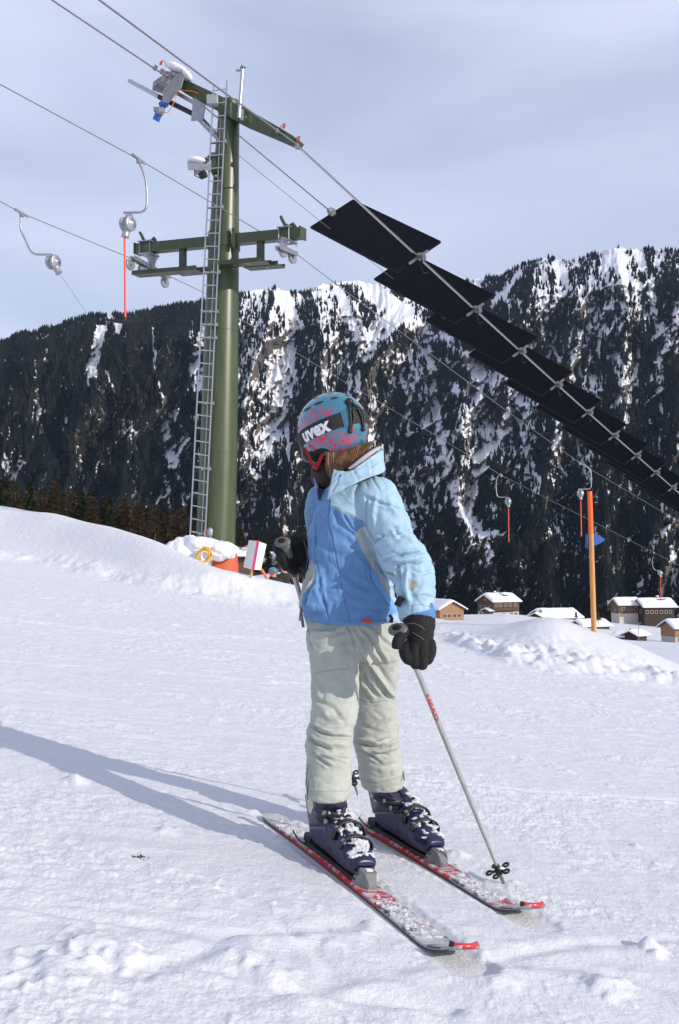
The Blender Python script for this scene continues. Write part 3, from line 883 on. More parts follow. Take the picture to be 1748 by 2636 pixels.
# ladder
def LY(t): return 20.50 + .12 * (1 - t) - .02 * t
def LL(t, off=0.0): return at(549.5 - 60 * t + off, 226 + 1156 * t, LY(t))
def LR(t, off=0.0): return at(583.5 - 55.5 * t + off, 222 + 1168 * t, LY(t))
mb = MB(); mb.bar(LL(-.005), LL(1.02), .028, .05, up=(0, 1, 0)); lad = mb.build('ladder', M_alu, tower)
lad.name = 'ladder_rail'
# ladder = part, its rails and rungs = sub-parts
bpy.data.objects.remove(lad)
mb = MB(); mb.box(LL(.999) + Vector((.15, .03, -.05)), (.42, .05, .05)); ladder = mb.build('ladder', M_alu, tower)
mb = MB(); mb.bar(LL(-.005), LL(1.02), .026, .05, up=(0, 1, 0)); mb.build('rail', M_alu, ladder)
mb = MB(); mb.bar(LR(-.012), LR(1.02), .026, .05, up=(0, 1, 0)); mb.build('rail', M_alu, ladder)
mb = MB(); mb.bar(LR(.07, -12) + Vector((0, .03, 0)), LR(1.02, -10) + Vector((0, .03, 0)), .018, .03, up=(0, 1, 0)); mb.build('fall_arrest_rail', M_galv, ladder)
zt = LL(0).z; zb = LL(1).z
k = 0; z = zt - .06
while z > zb:
    t = (zt - z) / (zt - zb)
    mb = MB(); mb.tube([LL(t) + Vector((.01, 0, 0)), LR(t * 1.0) - Vector((.01, 0, 0))], .0135, n=8); mb.build('rung', M_alu, ladder)
    if k % 5 == 4 or k in (17, 18):
        c = LR(t)
        mb = MB(); mb.bar(LR(t, 3) - Vector((0, .03, 0)), LR(t, 3) + Vector((.02, .32, 0)), .03, .05); mb.bar(LL(t) + Vector((0, .04, 0)), LR(t, 6) + Vector((0, .04, 0)), .03, .035); mb.box(LR(t, -14) - Vector((0, .02, 0)), (.05, .05, .05)); mb.box(LR(t, 4) - Vector((0, .02, 0)), (.05, .04, .07))
        mb.build('ladder_bracket', M_galv, ladder)
    z -= .275; k += 1

# lower crossbeam with foot boards and sheaves
cb0 = at(355, 642, 22.0); cb1 = at(778, 601, 20.0)
cb1.z = cb0.z + (cb1.z - cb0.z)
beam = MB().bar(cb0, cb1, .20, .215).build('crossbeam', M_green, tower)
for e, s in ((cb0, -1), (cb1, 1)):
    mb = MB(); mb.box(e + PERP * s * .01, (.03, .24, .25), Matrix.Rotation(math.atan2(PERP.y, PERP.x), 3, 'Z')); mb.build('end_plate', M_green_d, beam)
mb = MB()
ctr = at(577, 622, 21.0)
mb.tube([ctr - Vector((0, 0, .18)), ctr + Vector((0, 0, .18))], .345, n=40)
p = at(601, 612, 20.62); mb.box(p, (.07, .05, .42))
for dz in (-.17, .17): mb.blob(p + Vector((0, -.04, dz)), .02, amp=0, sub=1)
mb.build('beam_collar', M_green_d, tower)
def onbeam(px, dz=0, dl=0):
    t = (px - 355) / (778 - 355.0)
    # perspective-correct parameter
    Y = 1 / ((1 - t) / 22.0 + t / 20.0)
    k = (22.0 - Y) / 2.0
    return cb0.lerp(cb1, k) + Vector((0, 0, dz)) + LH * dl
for px, h in ((471, .57), (671, .60)):
    mb = MB(); mb.bar(onbeam(px, -.10), onbeam(px, -h), .13, .11, up=LH); mb.build('hanger_post', M_green_d, tower)
def board(pa, pb, dz, dl, w, th=.03):
    mb = MB()
    a = onbeam(pa, dz, dl); b2 = onbeam(pb, dz, dl)
    mb.bar(a, b2, w, th)
    for s in (-1, 1):
        mb.bar(a + LH * s * (w / 2 + .012) + Vector((0, 0, .03)), b2 + LH * s * (w / 2 + .012) + Vector((0, 0, .03)), .02, .09)
    return mb
for pa, pb, dz, dl in ((368, 532, -.66, -.22), (452, 534, -.60, .12), (588, 704, -.60, -.22), (628, 716, -.60, .12)):
    fb = board(pa, pb, dz, dl, .24).build('foot_board', M_green_d, tower)
    for q in (.3, .62):
        MB().blob(onbeam(pa + (pb - pa) * q, dz + .02, dl), (.16, .09, .035), seed=int(pa + q * 10), amp=.3, sub=2).build('snow_patch', m_snow_roof, fb)
for pc, s in ((383, -1), (740, 1)):
    mb = MB()
    for dpx in (-13, 13):
        for dl in (-.14, .14):
            mb.cyl(onbeam(pc + dpx, .16, dl), onbeam(pc + dpx, -.22, dl), .010, 8)
    for dz in (.125, -.15):
        mb.bar(onbeam(pc - 17, dz), onbeam(pc + 17, dz), .34, .02)
    mb.build('clamp_bolts', M_galv, tower)
    mb = MB()        # rope catcher horn
    hp = [(-22, .38), (-17, .30), (-12, .20), (-4, .13), (8, .13), (16, .22), (18, .17), (20, .10)] if s < 0 else [(-16, .40), (-12, .32), (-6, .22), (4, .16), (16, .20), (22, .14)]
    mb.tube([onbeam(pc + a, z_, -.02) for a, z_ in hp], [.03, .035, .035, .045, .05, .035, .035, .03][:len(hp)], n=8)
    mb.build('rope_catcher', M_green, tower)

def sheave_set(name_px, wheels, barpts, hub):
    root = MB()
    root.tube([at(*hub[0]), at(*hub[1])], [.13, .05], n=14)
    root.box(at(*hub[1]), (.12, .16, .20))
    sh = root.build('sheave_assembly', M_galv, tower)
    mb = MB(); mb.bar(at(*barpts[0]), at(*barpts[1]), .05, .09); a, b2 = at(*barpts[0]), at(*barpts[1])
    mb.bar(a + PERP * .1, b2 + PERP * .1, .02, .09); mb.build('rocker_beam', M_galv, sh)
    for w in wheels:
        c = at(*w[:3]); r_ = w[3]
        mb = MB()
        mb.lathe(c - PERP * .03, PERP, [(0, r_ * .9), (.006, r_), (.018, r_), (.026, r_ * .86), (.034, r_ * .86), (.042, r_), (.054, r_), (.06, r_ * .9)], n=26)
        wh = mb.build('sheave_wheel', M_galv, sh)
        mb = MB(); mb.tube([c - PERP * .036, c - PERP * .034], r_ * .70, n=24, smooth=False); mb.build('wheel_disc', M_black, wh)
        mb = MB(); mb.tube([c - PERP * .07, c + PERP * .07], r_ * .22, n=12); mb.build('hub', M_alu, wh)
P4 = lambda x, y, Y: (*c4(x, y), Y)
sheave_set('a', [(*P4(106, 545, 21.2), .125), (*P4(200, 592, 21.7), .125), (*P4(375, 685, 22.9), .125)], [P4(112, 495, 21.2), P4(390, 650, 22.9)], [P4(275, 478, 22.0), P4(275, 570, 22.0)])
sheave_set('b', [(*P4(1292, 440, 20.1), .135), (*P4(1365, 490, 20.6), .135)], [P4(1240, 415, 19.8), P4(1375, 470, 20.7)], [P4(1312, 350, 20.1), P4(1300, 395, 20.1)])

# ---------------------------------------------------------------- ropes
def rope(name, pts, r_, label, m=M_cable, group=None, cat='cable'):
    o = MB().tube([at(*p) for p in pts], r_, n=6).build(name, m)
    return tag(o, label, cat, group)
def Yl(px, X0, Y0):                   # left of the tower: depth along the line direction
    q = (px - 874) / F
    return Y0 - (X0 - Y0 * q) / (.59 - q)
R1p = [(-260, 76), (0, 217), (357, 410), (713, 622), (745, 640), (905, 761), (1141, 936), (1298, 1053), (1493, 1192), (1748, 1343), (1950, 1460), (2100, 1560)]
def R1(px):
    y = np.interp(px, [a for a, b_ in R1p], [b_ for a, b_ in R1p])
    return (px, float(y), 35112 / (2385.0 - px) if px > 713 else Yl(px, -1.32, 21.0))
R2p = [(-300, 362), (0, 518), (56, 549), (335, 664), (440, 713), (535, 758), (620, 822), (874, 975), (1095, 1105), (1290, 1223), (1481, 1320), (1748, 1455), (1950, 1560), (2080, 1640)]
def R2(px):
    y = np.interp(px, [a for a, b_ in R2p], [b_ for a, b_ in R2p])
    return (px, float(y), 45100 / (2385.0 - px) if px > 335 else Yl(px, -4.63, 22.0))
rope('haul_rope', [R1(a) for a, _ in R1p], .0095, 'thin grey haul rope running over the right sheaves of the green tower')
rope('haul_rope', [R2(a) for a, _ in R2p], .0095, 'thin grey haul rope running over the left sheaves of the green tower')
XL = (440 - 874) / F * 21.3
rope('support_cable', [(-160, -212, Yl(-160, XL, 21.3)), (134, 0, Yl(134, XL, 21.3)), (400, 178, Yl(400, XL, 21.3)), (440, 203, 21.3), (618, 351, 23.4), (853, 546, 27.0), (1100, 750, 32.2), (1400, 1000, 42.0)], .017,
     'thick dark support cable ending at the motor on the high end of the upper arm')
XR = (764 - 874) / F * 20.0
def RC(i):
    Y = 24.84 + 3.1 * i
    return (2385 - 32420 / Y, 1811 - 28516 / Y + 18 * (1 - math.exp(-i / 2.0)), Y)
rope('support_cable', [(60, -144, Yl(60, XR, 20.0)), (256, 0, Yl(256, XR, 20.0)), (580, 240, Yl(580, XR, 20.0)), (764, 372, 20.0)] + [RC(i) for i in range(0, 17)], .017,
     'thick dark support cable crossing above the ladder and running along the row of black panels')
mb = MB()  # light tube added beside the cable to show its sunlit stretches
for i in range(-1, 13):
    a = at(*RC(i)) if i >= 0 else at(772, 378, 20.0); b2 = at(*RC(i + 1))
    off = Vector((-.012, -.05, -.045))
    mb.tube([a.lerp(b2, .06 if i >= 0 else 0) + off, a.lerp(b2, .93) + off], .013, n=8)
tag(mb.build('lit_cable_tube', M_alu), 'bright tube added in lengths beneath the right support cable for its sunlit stretches', 'tube')
rope('data_wire', [(616, 401, 23), (825, 570, 26.05), (996, 705, 29.3), (1253, 907, 35.9), (1500, 1103, 46), (1748, 1298, 63.8), (1900, 1420, 84)], .008, 'thin grey wire slung along the lower left edges of the black panels', cat='wire')
for i, (p0, p1) in enumerate([]): pass

# ---------------------------------------------------------------- solar panels hung between the cables
pan_root = None
aL = Vector((2.22, -2.16, -1.89)); wL = Vector((1.124, .388, .875))
a_n = aL.normalized(); w_n = (wL - a_n * wL.dot(a_n)).normalized(); n_n = a_n.cross(w_n).normalized()
RM = Matrix((a_n, w_n, n_n)).transposed()
M_brk = mat('dull grey bracket', (.17, .175, .18), .55, .3)
def make_panel():
    r0 = thing('solar_panel', 'nearest and highest of the black solar panels, wholly against the sky', 'solar panel', (0, 0, 0), 'black solar panels hung between the cables')
    L, W = 3.58, 1.50
    mb = MB()
    c = -a_n * (L / 2 + .05)
    mb.box(c, (L, W, .045), RM); mb.build('module', M_cell, r0)
    mb = MB()
    for s in (-1, 1):
        mb.box(c + w_n * s * (W / 2 + .01), (L + .04, .025, .06), RM); mb.box(c + a_n * s * (L / 2 + .01), (.025, W, .06), RM)
    for q in (-.25, 0, .25):
        mb.box(c + a_n * L * q + n_n * .026, (.02, W - .04, .012), RM)
    mb.build('frame', M_cellb, r0)
    mb = MB(); bc = Vector((0, -.03, -.03)) + n_n * .05
    mb.box(bc - w_n * .02, (.065, .66, .04), RM); cr = mb.build('cross_bracket', M_brk, r0)
    mb = MB(); mb.box(bc + n_n * .05 + a_n * .03, (.15, .09, .08), RM); mb.cyl(bc - n_n * .05 + a_n * .14, bc + n_n * .16 + a_n * .14, .035, 10); mb.cyl(bc + a_n * .1 - w_n * .1, bc + a_n * .1 + w_n * .12, .03, 10); mb.box(bc + a_n * .12 + w_n * .06, (.09, .05, .15), RM)
    mb.build('cable_clamp', M_brk, cr)
    mb = MB(); mb.tube([bc + a_n * .1, bc + Vector((.03, 0, -.22)), bc + Vector((.14, .3, -.34)), bc + Vector((.27, .5, -.25))], .008, n=6); mb.build('hanging_wire', M_black, r0)
    return r0
P0 = make_panel()
PLAB = ['nearest and highest of the black solar panels, wholly against the sky',
        'second black solar panel from the top, its upper corner against the sky',
        'third black solar panel down, against the mountain just below the two sky panels',
        'fourth black solar panel down the cable, over the snowy gully', 'fifth black solar panel down the cable from the tower',
        'sixth black solar panel down the cable from the tower', 'seventh black solar panel down the cable from the tower',
        'eighth black solar panel down the cable from the tower', 'ninth black solar panel, at the right edge of the photo']
for i in range(0, 11):
    o = P0 if i == 0 else copy_tree(P0)
    o.location = at(*RC(i))
    o['label'] = PLAB[i] if i < 9 else ('tenth black solar panel, cut by the right edge of the photo' if i == 9 else 'black solar panel furthest down the cable, at the right edge of the photo')
mb = MB(); mb.box(at(853, 545, 26.9), (.18, .16, .16), RM); mb.tube([at(845, 540, 26.8), at(862, 552, 27.0)], .05, n=8)
tag(mb.build('cable_clamp', M_castal), 'small grey clamp where the left support cable meets the nearest black panel', 'clamp')

# ---------------------------------------------------------------- T-bars
def tbar(label, ropept, tube_px, hub, nozzle, rod, bar=None, cord=None, hr=.135):
    Y = ropept[2]
    base = at(*ropept)
    r0 = thing('tow_bar', label, 'T-bar', base, 'T-bars hanging from the haul ropes')
    f = lambda p, dY=0: at(p[0], p[1], Y + dY)
    mb = MB(); mb.bar(base - LINE * .17 + Vector((0, 0, .01)), base + LINE * .10, .05, .035); mb.box(base + Vector((0, 0, -.03)), (.08, .07, .09), bev=.01); mb.bar(base - LINE * .05, base + LINE * .17, .03, .05)
    mb.build('rope_grip', M_galv, r0)
    # smooth the bent hanger
    P = [f(p) for p in tube_px]
    Q = []
    for i in range(len(P) - 1):
        a, b2 = P[max(i - 1, 0)], P[i]; c, d = P[i + 1], P[min(i + 2, len(P) - 1)]
        for k in range(5):
            t = k / 5
            Q.append(.5 * ((2 * b2) + (c - a) * t + (2 * a - 5 * b2 + 4 * c - d) * t * t + (3 * b2 - a - 3 * c + d) * t ** 3))
    Q.append(P[-1])
    MB().tube(Q, .021, n=10).build('hanger_tube', M_galv, r0)
    h = f(hub); n = f(nozzle)
    ax = PERP.copy()
    mb = MB()
    mb.lathe(h - ax * .10, ax, [(0, .02), (.004, hr * .9), (.018, hr), (.055, hr), (.068, hr * .92), (.072, hr * .62), (.128, hr * .62), (.132, hr * .92), (.145, hr), (.182, hr), (.196, hr * .9), (.2, .02)], n=30)
    dn = (n - h).normalized()
    mb.tube([h + dn * .05, h + dn * ((n - h).length * .6), n, n + dn * .03], [.085, .07, .060, .075], n=16)
    mb.box(h - dn * hr * 1.02, (.12, .1, .06))
    hs = mb.build('spring_box', M_castal, r0)
    mb = MB(); mb.lathe(h + ax * .100, ax, [(0, hr * .72), (.012, hr * .68), (.014, hr * .3), (.03, hr * .26), (.032, .01)], n=24); mb.lathe(h - ax * .100, -ax, [(0, hr * .72), (.012, hr * .68), (.014, hr * .3), (.03, hr * .26), (.032, .01)], n=24)
    mb.build('drum_cover', M_alu, hs)
    if rod:
        MB().tube([f(rod[0]), f(rod[1])], .020, n=10).build('pull_rod', M_rod, r0)
    if bar:
        (x0, y0), (x1, y1), (x2, y2) = bar
        mb = MB()
        pp = [f((x0, y0)), f((x0 * .7 + x1 * .3, y0 * .45 + y1 * .55)), f((x1, y1)), f((x2 * .7 + x1 * .3, y2 * .45 + y1 * .55)), f((x2, y2))]
        mb.tube(pp, [.018, .028, .036, .028, .018], n=10)
        mb.tube([f((x1, y1 - 10 * 20 / Y)), f((x1, y1))], [.028, .04], n=10)
        mb.build('seat_bar', M_black, r0)
    if cord:
        MB().tube([at(*c) for c in cord], .0030, n=5).build('pull_cord', mat('dark pull cord', (.05, .05, .055), .7), r0)
    return r0
rp = R1(357)
tbar('big T-bar with long red rod and black crosspiece hanging left of the tower', rp,
     [(354, 412), (361, 424), (372, 452), (377, 480), (378, 520), (375, 537), (365, 545), (350, 547), (318, 547)], (329, 577), (323, 606), [(321, 612), (322.5, 816)], [(275, 822), (322, 829), (369, 821)])
rp = R2(56)
tbar('T-bar at the far left with only a thin slanting cord below its box', rp,
     [(56, 552), (54, 560), (54, 591), (66, 618), (77, 643), (86, 652), (98, 655), (134, 655)], (137, 675), (150, 700), None, None, [(152, 703, rp[2]), (225, 808, 20.2), (400, 1055, 21.8), (558, 1280, 23.5)])
rp = R1(1493)
tbar('T-bar with orange rod hanging just left of the top of the orange pole', rp, [(1496, 1194), (1508, 1199), (1519, 1210), (1522, 1225), (1522, 1250), (1518, 1258), (1508, 1259), (1489, 1259)], (1494, 1270), (1495, 1284), [(1495, 1289), (1497, 1380)])
rp = R2(1290)
tbar('T-bar with orange rod hanging over the dark forest between skier and orange pole', rp, [(1292, 1222), (1284, 1223), (1279, 1234), (1277, 1250), (1279, 1272), (1284, 1279), (1294, 1280), (1306, 1280)], (1308, 1291), (1309, 1303), [(1309, 1307), (1310, 1395)])
rp = R2(1683)
tbar('smallest T-bar, hanging above the snowy roof at the far right', rp, [(1683, 1432), (1680, 1438), (1679, 1450), (1682, 1462), (1688, 1468), (1698, 1468)], (1698, 1474), (1700, 1481), [(1700, 1482), (1701, 1540)], [(1688, 1541), (1701, 1544), (1714, 1541)])

# ---------------------------------------------------------------- village
M_wood = mat('new larch boards', (.30, .165, .085), .75, var=.22, vscale=3, vstretch=(14, 14, .5))
M_wood2 = mat('sun browned boards', (.085, .045, .026), .8, var=.3, vscale=3, vstretch=(.6, .6, 9))
M_wood3 = mat('weathered grey brown boards', (.12, .082, .062), .85, var=.25, vscale=3, vstretch=(10, 10, .6))
M_woodk = mat('tar dark boards', (.040, .026, .019), .85, var=.3, vscale=3, vstretch=(.6, .6, 9))
M_render = mat('pale lime render', (.50, .46, .41), .9, var=.08, vscale=1.5)
M_dark = mat('dark window opening', (.012, .013, .016), .25)
M_frame = mat('light window frame', (.45, .36, .27), .6)
M_roofed = mat('roof boards', (.16, .10, .07), .8, var=.2, vscale=3)
M_chim = mat('chimney masonry', (.22, .21, .20), .9, var=.15, vscale=6)
def house(px, py, Y, L, W, H, pitch, yaw, wall, label, overhang=.7, snow=.55, wins=(), wall2=None, chimney=None, balcony=None, split=None, dormer=False, name='house', name2=None, door=False):
    """ridge runs along local x (length L); W across; origin: base of the nearest corner px,py at distance Y"""
    c = at(px, py, Y)
    R3 = Matrix.Rotation(yaw, 3, 'Z')
    root = thing(name, label, name2 or 'house', c)
    T = lambda x, y, z: c + R3 @ Vector((x, y, z))
    hr = W / 2 * math.tan(pitch)
    mb = MB()
    def shell(z0, z1, gable, ins=0.0):
        x0, x1, y0, y1 = -L / 2 + ins, L / 2 - ins, -W / 2 + ins, W / 2 - ins
        lo = [T(x0, y0, z0), T(x1, y0, z0), T(x1, y1, z0), T(x0, y1, z0)]
        hi = [T(x0, y0, z1), T(x1, y0, z1), T(x1, y1, z1), T(x0, y1, z1)]
        if gable:
            rt = [T(x0, 0, z1 + hr - .05), T(x1, 0, z1 + hr - .05)]
            mb.add(lo + hi + rt, [(3, 2, 1, 0), (0, 1, 5, 4), (2, 3, 7, 6), (1, 2, 6, 9, 5), (3, 0, 4, 8, 7), (4, 5, 9, 8), (7, 8, 9, 6)])
        else:
            mb.hexa(lo + hi)
    if split:
        shell(-3, split, False); mb.build('ground_floor', wall2, root); mb = MB(); shell(split, H, True, -.08)
    else:
        shell(-3, H, True)
    mb.build('wall', wall, root)
    def roofslab(dz, th, ov, nm, m, parent):
        mb = MB()
        for s in (-1, 1):
            e = (W / 2 + ov); ze = H - ov * math.tan(pitch) + dz
            a = [T(-L / 2 - ov, s * e, ze), T(L / 2 + ov, s * e, ze), T(L / 2 + ov, 0, H + hr + dz), T(-L / 2 - ov, 0, H + hr + dz)]
            b_ = [q + Vector((0, 0, th)) for q in a]
            if s > 0: a = a[::-1]; b_ = b_[::-1]
            mb.hexa(a + b_)
        return mb.build(nm, m, parent)
    rf = roofslab(.02, .16, overhang, 'roof', M_roofed, root)
    # snow blanket as one softly edged sheet
    nx, ny = 26, 25
    ov = overhang + .12
    X = np.linspace(-L / 2 - ov, L / 2 + ov, nx); Yy = np.linspace(-W / 2 - ov, W / 2 + ov, ny)
    V = []
    sd = int(px)
    for layer in (1, 0):
        for i, x in enumerate(X):
            for j, y in enumerate(Yy):
                zr = H + hr - abs(y) * math.tan(pitch) + .19
                ex = min((L / 2 + ov - abs(x)), (W / 2 + ov - abs(y)))
                z = zr + (snow * (1 - .55 * math.exp(-max(ex, 0) / .35)) * (1 + .22 * float(noise2(x * .35 + sd, y * .35, 7))) if layer else -.02)
                if layer: z -= .12 * math.exp(-abs(y) / .6) * snow
                V.append(T(x, y, z))
    n = nx * ny
    q = grid_quads(nx, ny)
    faces = [tuple(f) for f in q] + [tuple(int(k) + n for k in f[::-1]) for f in q]
    bd = [i * ny for i in range(nx)] + [(nx - 1) * ny + j for j in range(1, ny)] + [i * ny + ny - 1 for i in range(nx - 2, -1, -1)] + [j for j in range(ny - 2, 0, -1)]
    for k in range(len(bd)):
        a, b2 = bd[k], bd[(k + 1) % len(bd)]
        faces.append((a, b2, b2 + n, a + n))
    MB().add(V, faces, True).build('roof_snow', m_snow_roof, rf)
    # windows: (face, along, z, w, h): faces +x, -x, +y, -y
    for f, u, z, w, h in wins:
        N = {'+x': Vector((1, 0, 0)), '-x': Vector((-1, 0, 0)), '+y': Vector((0, 1, 0)), '-y': Vector((0, -1, 0))}[f]
        S_ = Vector((-N.y, N.x, 0))
        base = N * ((L if 'x' in f else W) / 2 + (.08 if split and z > split else 0)) + S_ * u
        ctr = T(*(base + Vector((0, 0, z))))
        Mx = R3 @ Matrix((S_, N, Vector((0, 0, 1)))).transposed()
        m1 = MB()
        for s in (-1, 1):
            m1.box(ctr + R3 @ (S_ * s * (w / 2 + .05)), (.1, .12, h + .2), Mx); m1.box(ctr + Vector((0, 0, s * (h / 2 + .05))), (w, .12, .1), Mx)
        if w > .8: m1.box(ctr, (.06, .08, h), Mx)
        wf = m1.build('window', M_frame, root)
        MB().box(ctr, (w, .04, h), Mx).build('pane', M_dark, wf)
    if chimney:
        x, y = chimney
        zc = H + hr - abs(y) * math.tan(pitch)
        MB().box(T(x, y, zc + .5), (.7, .7, 1.9), R3).build('chimney', M_chim, rf)
        MB().blob(T(x, y, zc + 1.5), (.5, .5, .25), seed=3, amp=.2).build('chimney_snow', m_snow_roof, rf)
    if balcony:
        f, z, u0, u1 = balcony
        N = {'+x': Vector((1, 0, 0)), '-x': Vector((-1, 0, 0)), '+y': Vector((0, 1, 0)), '-y': Vector((0, -1, 0))}[f]
        S_ = Vector((-N.y, N.x, 0)); dd = (L if 'x' in f else W) / 2
        Mx = R3 @ Matrix((S_, N, Vector((0, 0, 1)))).transposed()
        m1 = MB(); um = (u0 + u1) / 2
        m1.box(T(*(N * (dd + .6) + S_ * um + Vector((0, 0, z)))), (u1 - u0, 1.1, .14), Mx)
        m1.box(T(*(N * (dd + 1.12) + S_ * um + Vector((0, 0, z + .55)))), (u1 - u0, .06, .75), Mx)
        for k in range(4): m1.box(T(*(N * (dd + 1.12) + S_ * (u0 + .1 + (u1 - u0 - .2) * k / 3) + Vector((0, 0, z + .5)))), (.12, .12, 1.1), Mx)
        m1.build('balcony', M_wood2, root)
    if dormer:
        m1 = MB(); x, y = dormer
        zc = H + hr - abs(y) * math.tan(pitch)
        m1.box(T(x, y, zc + .5), (1.8, 1.6, 1.5), R3); m1.build('dormer', M_wood2, root)
        MB().blob(T(x, y, zc + 1.45), (1.35, 1.2, .55), seed=8, amp=.12, sub=3).build('dormer_snow', m_snow_roof, rf)
    if door:
        f, u, w, h = door
        N = {'+x': Vector((1, 0, 0)), '-x': Vector((-1, 0, 0)), '+y': Vector((0, 1, 0)), '-y': Vector((0, -1, 0))}[f]
        S_ = Vector((-N.y, N.x, 0)); dd = (L if 'x' in f else W) / 2
        Mx = R3 @ Matrix((S_, N, Vector((0, 0, 1)))).transposed()
        MB().box(T(*(N * (dd + .03) + S_ * u + Vector((0, 0, h / 2)))), (w, .1, h), Mx).build('door', M_dark, root)
    return root
R_ = math.radians
W1 = [('-x', u, z, 1.0, .8) for z in (2.5,) for u in (-2.2, -.8, .8, 2.2)] + [('-x', u, .7, 1.0, .7) for u in (-2.4, -1.0)]
house(1130, 1607, 262, 12, 7.4, 4.2, R_(26), R_(118), M_wood, 'fresh orange wooden house with snowy roof close behind the skier\'s glove', wins=[('-x', u, z, w, h) for _, u, z, w, h in W1], snow=.6)
house(1283, 1589, 335, 10.5, 8.6, 5.4, R_(24), R_(28), M_wood2, 'big dark brown chalet with balcony and snow covered dormer', split=2.0, wall2=M_render, snow=.9,
      wins=[('-y', u, z, .9, .9) for z in (4.3,) for u in (-4, -2.4, -.2, 1.6, 3.8)] + [('-y', u, 1.1, 1.1, 1.0) for u in (-1, 2.2, 4)] + [('-x', u, z, .8, .9) for z in (1.2, 3.6) for u in (-2.6, 0, 2.4)] + [('-x', 0, 6.2, .7, .8)],
      balcony=('-y', 2.4, -4.6, 3.4), chimney=(-1, .5), dormer=(1.0, -1.9))
house(1262, 1586, 331, 3.0, 3.4, 1.8, R_(18), R_(28), M_wood3, 'small lean-to shed at the left side of the dark brown chalet', snow=.5, name='shed', name2='shed')
house(1428, 1603, 300, 12.5, 8.5, 1.7, R_(24), R_(22), M_wood3, 'low house sunk in snow, just left of the orange pole, with a wide white roof', snow=.8, wins=[('-y', 4.5, .6, .9, .7)])
house(1385, 1600, 292, 4.6, 5.6, 1.0, R_(26), R_(60), M_wood2, 'small dark gabled hut half buried beside the low wide roof', snow=.35, name='hut', name2='hut', chimney=(.6, -.6))
house(1520, 1621, 265, 8, 5.5, 1.1, R_(22), R_(200), M_wood3, 'low snowed-in roof right behind the orange pole', snow=.7)
house(1610, 1589, 300, 6.6, 5.2, 3.9, R_(30), R_(12), M_wood3, 'narrower, left house of the pair under the far right T-bar', snow=.6, wins=[('-y', u, 2.6, .7, .7) for u in (-2, 0, 2)] + [('-x', 0, 2.4, .7, .8)], split=1.3, wall2=M_render)
house(1684, 1590, 298, 9.4, 7.2, 3.4, R_(28), R_(8), M_woodk, 'wider, right house of the pair under the far right T-bar, dark walls', snow=.55, wins=[('-y', u, 1.9, .7, .8) for u in (-3.8, -2.4, -1, .6, 2, 3.4)] + [('-x', 1, 2, .8, .8)], chimney=(1.5, .8))
house(1757, 1652, 225, 7.0, 6.0, 3.3, R_(24), R_(12), M_wood, 'wooden house with white ground floor cut by the right edge', snow=.5, split=1.3, wall2=M_render, wins=[('-y', u, .7, .5, .8) for u in (-2.6, -1.4, 0)] + [('-y', u, 2.4, .7, .6) for u in (-2.2, 0)])
house(1611, 1658, 222, 3.6, 3.0, 1.7, R_(24), R_(150), M_woodk, 'left one of two tiny dark huts in the snowfield at right', snow=.4, name='hut', name2='hut')
house(1637, 1656, 219, 3.8, 3.0, 1.9, R_(24), R_(40), M_woodk, 'right one of two tiny dark huts, beside the lamp post', snow=.4, name='hut', name2='hut')
house(600, 1452, 150, 5.0, 4.0, 1.3, R_(24), R_(20), M_wood2, 'small dark hut showing between tower and striped board', snow=.45, name='hut', name2='hut')
house(690, 1464, 175, 9.0, 6.0, .9, R_(24), R_(150), M_wood3, 'snow covered roof showing behind the white striped board', snow=.6)
c = at(1645, 1664, 214)
lp = thing('lamp_post', 'thin dark lamp post beside the two tiny huts', 'lamp post', c)
MB().tube([c + Vector((0, 0, -1)), c + Vector((0, 0, 5.0))], [.09, .06], n=8).build('post', M_cable, lp)
MB().box(c + Vector((.2, 0, 5.0)), (.7, .3, .14)).build('lamp_head', M_cable, lp)
for (px, py, Y, h, lab) in [(1483, 1590, 250, 1.6, 'small dark bush in the snow left of the orange pole'), (1541, 1598, 255, 2.4, 'young spruce in the snow just right of the orange pole'), (1622, 1628, 235, 1.0, 'tiny bush in the snow slope below the pair of houses'), (1341, 1588, 320, 2.0, 'young spruce in front of the dark brown chalet')]:
    c = at(px, py, Y)
    t_ = thing('young_spruce', lab, 'tree', c)
    MB().tube([c - Vector((0, 0, .5)), c + Vector((0, 0, h))], [.08, .02], n=6).build('trunk', M_wood2, t_)
    mb = MB()
    rng = random.Random(int(px))
    for k in range(90):
        u = rng.random(); a = rng.random() * 6.28; rr = h * .36 * (1 - u * .9) * rng.uniform(.6, 1)
        p = c + Vector((math.cos(a) * rr * .5, math.sin(a) * rr * .5, h * (.08 + .9 * u))); q = c + Vector((math.cos(a) * rr, math.sin(a) * rr, h * (.02 + .9 * u)))
        mb.bar(p, q, .16, .10)
    mb.build('crown', mat('spruce needles', (.030, .045, .022), .9, spec=.1), t_)

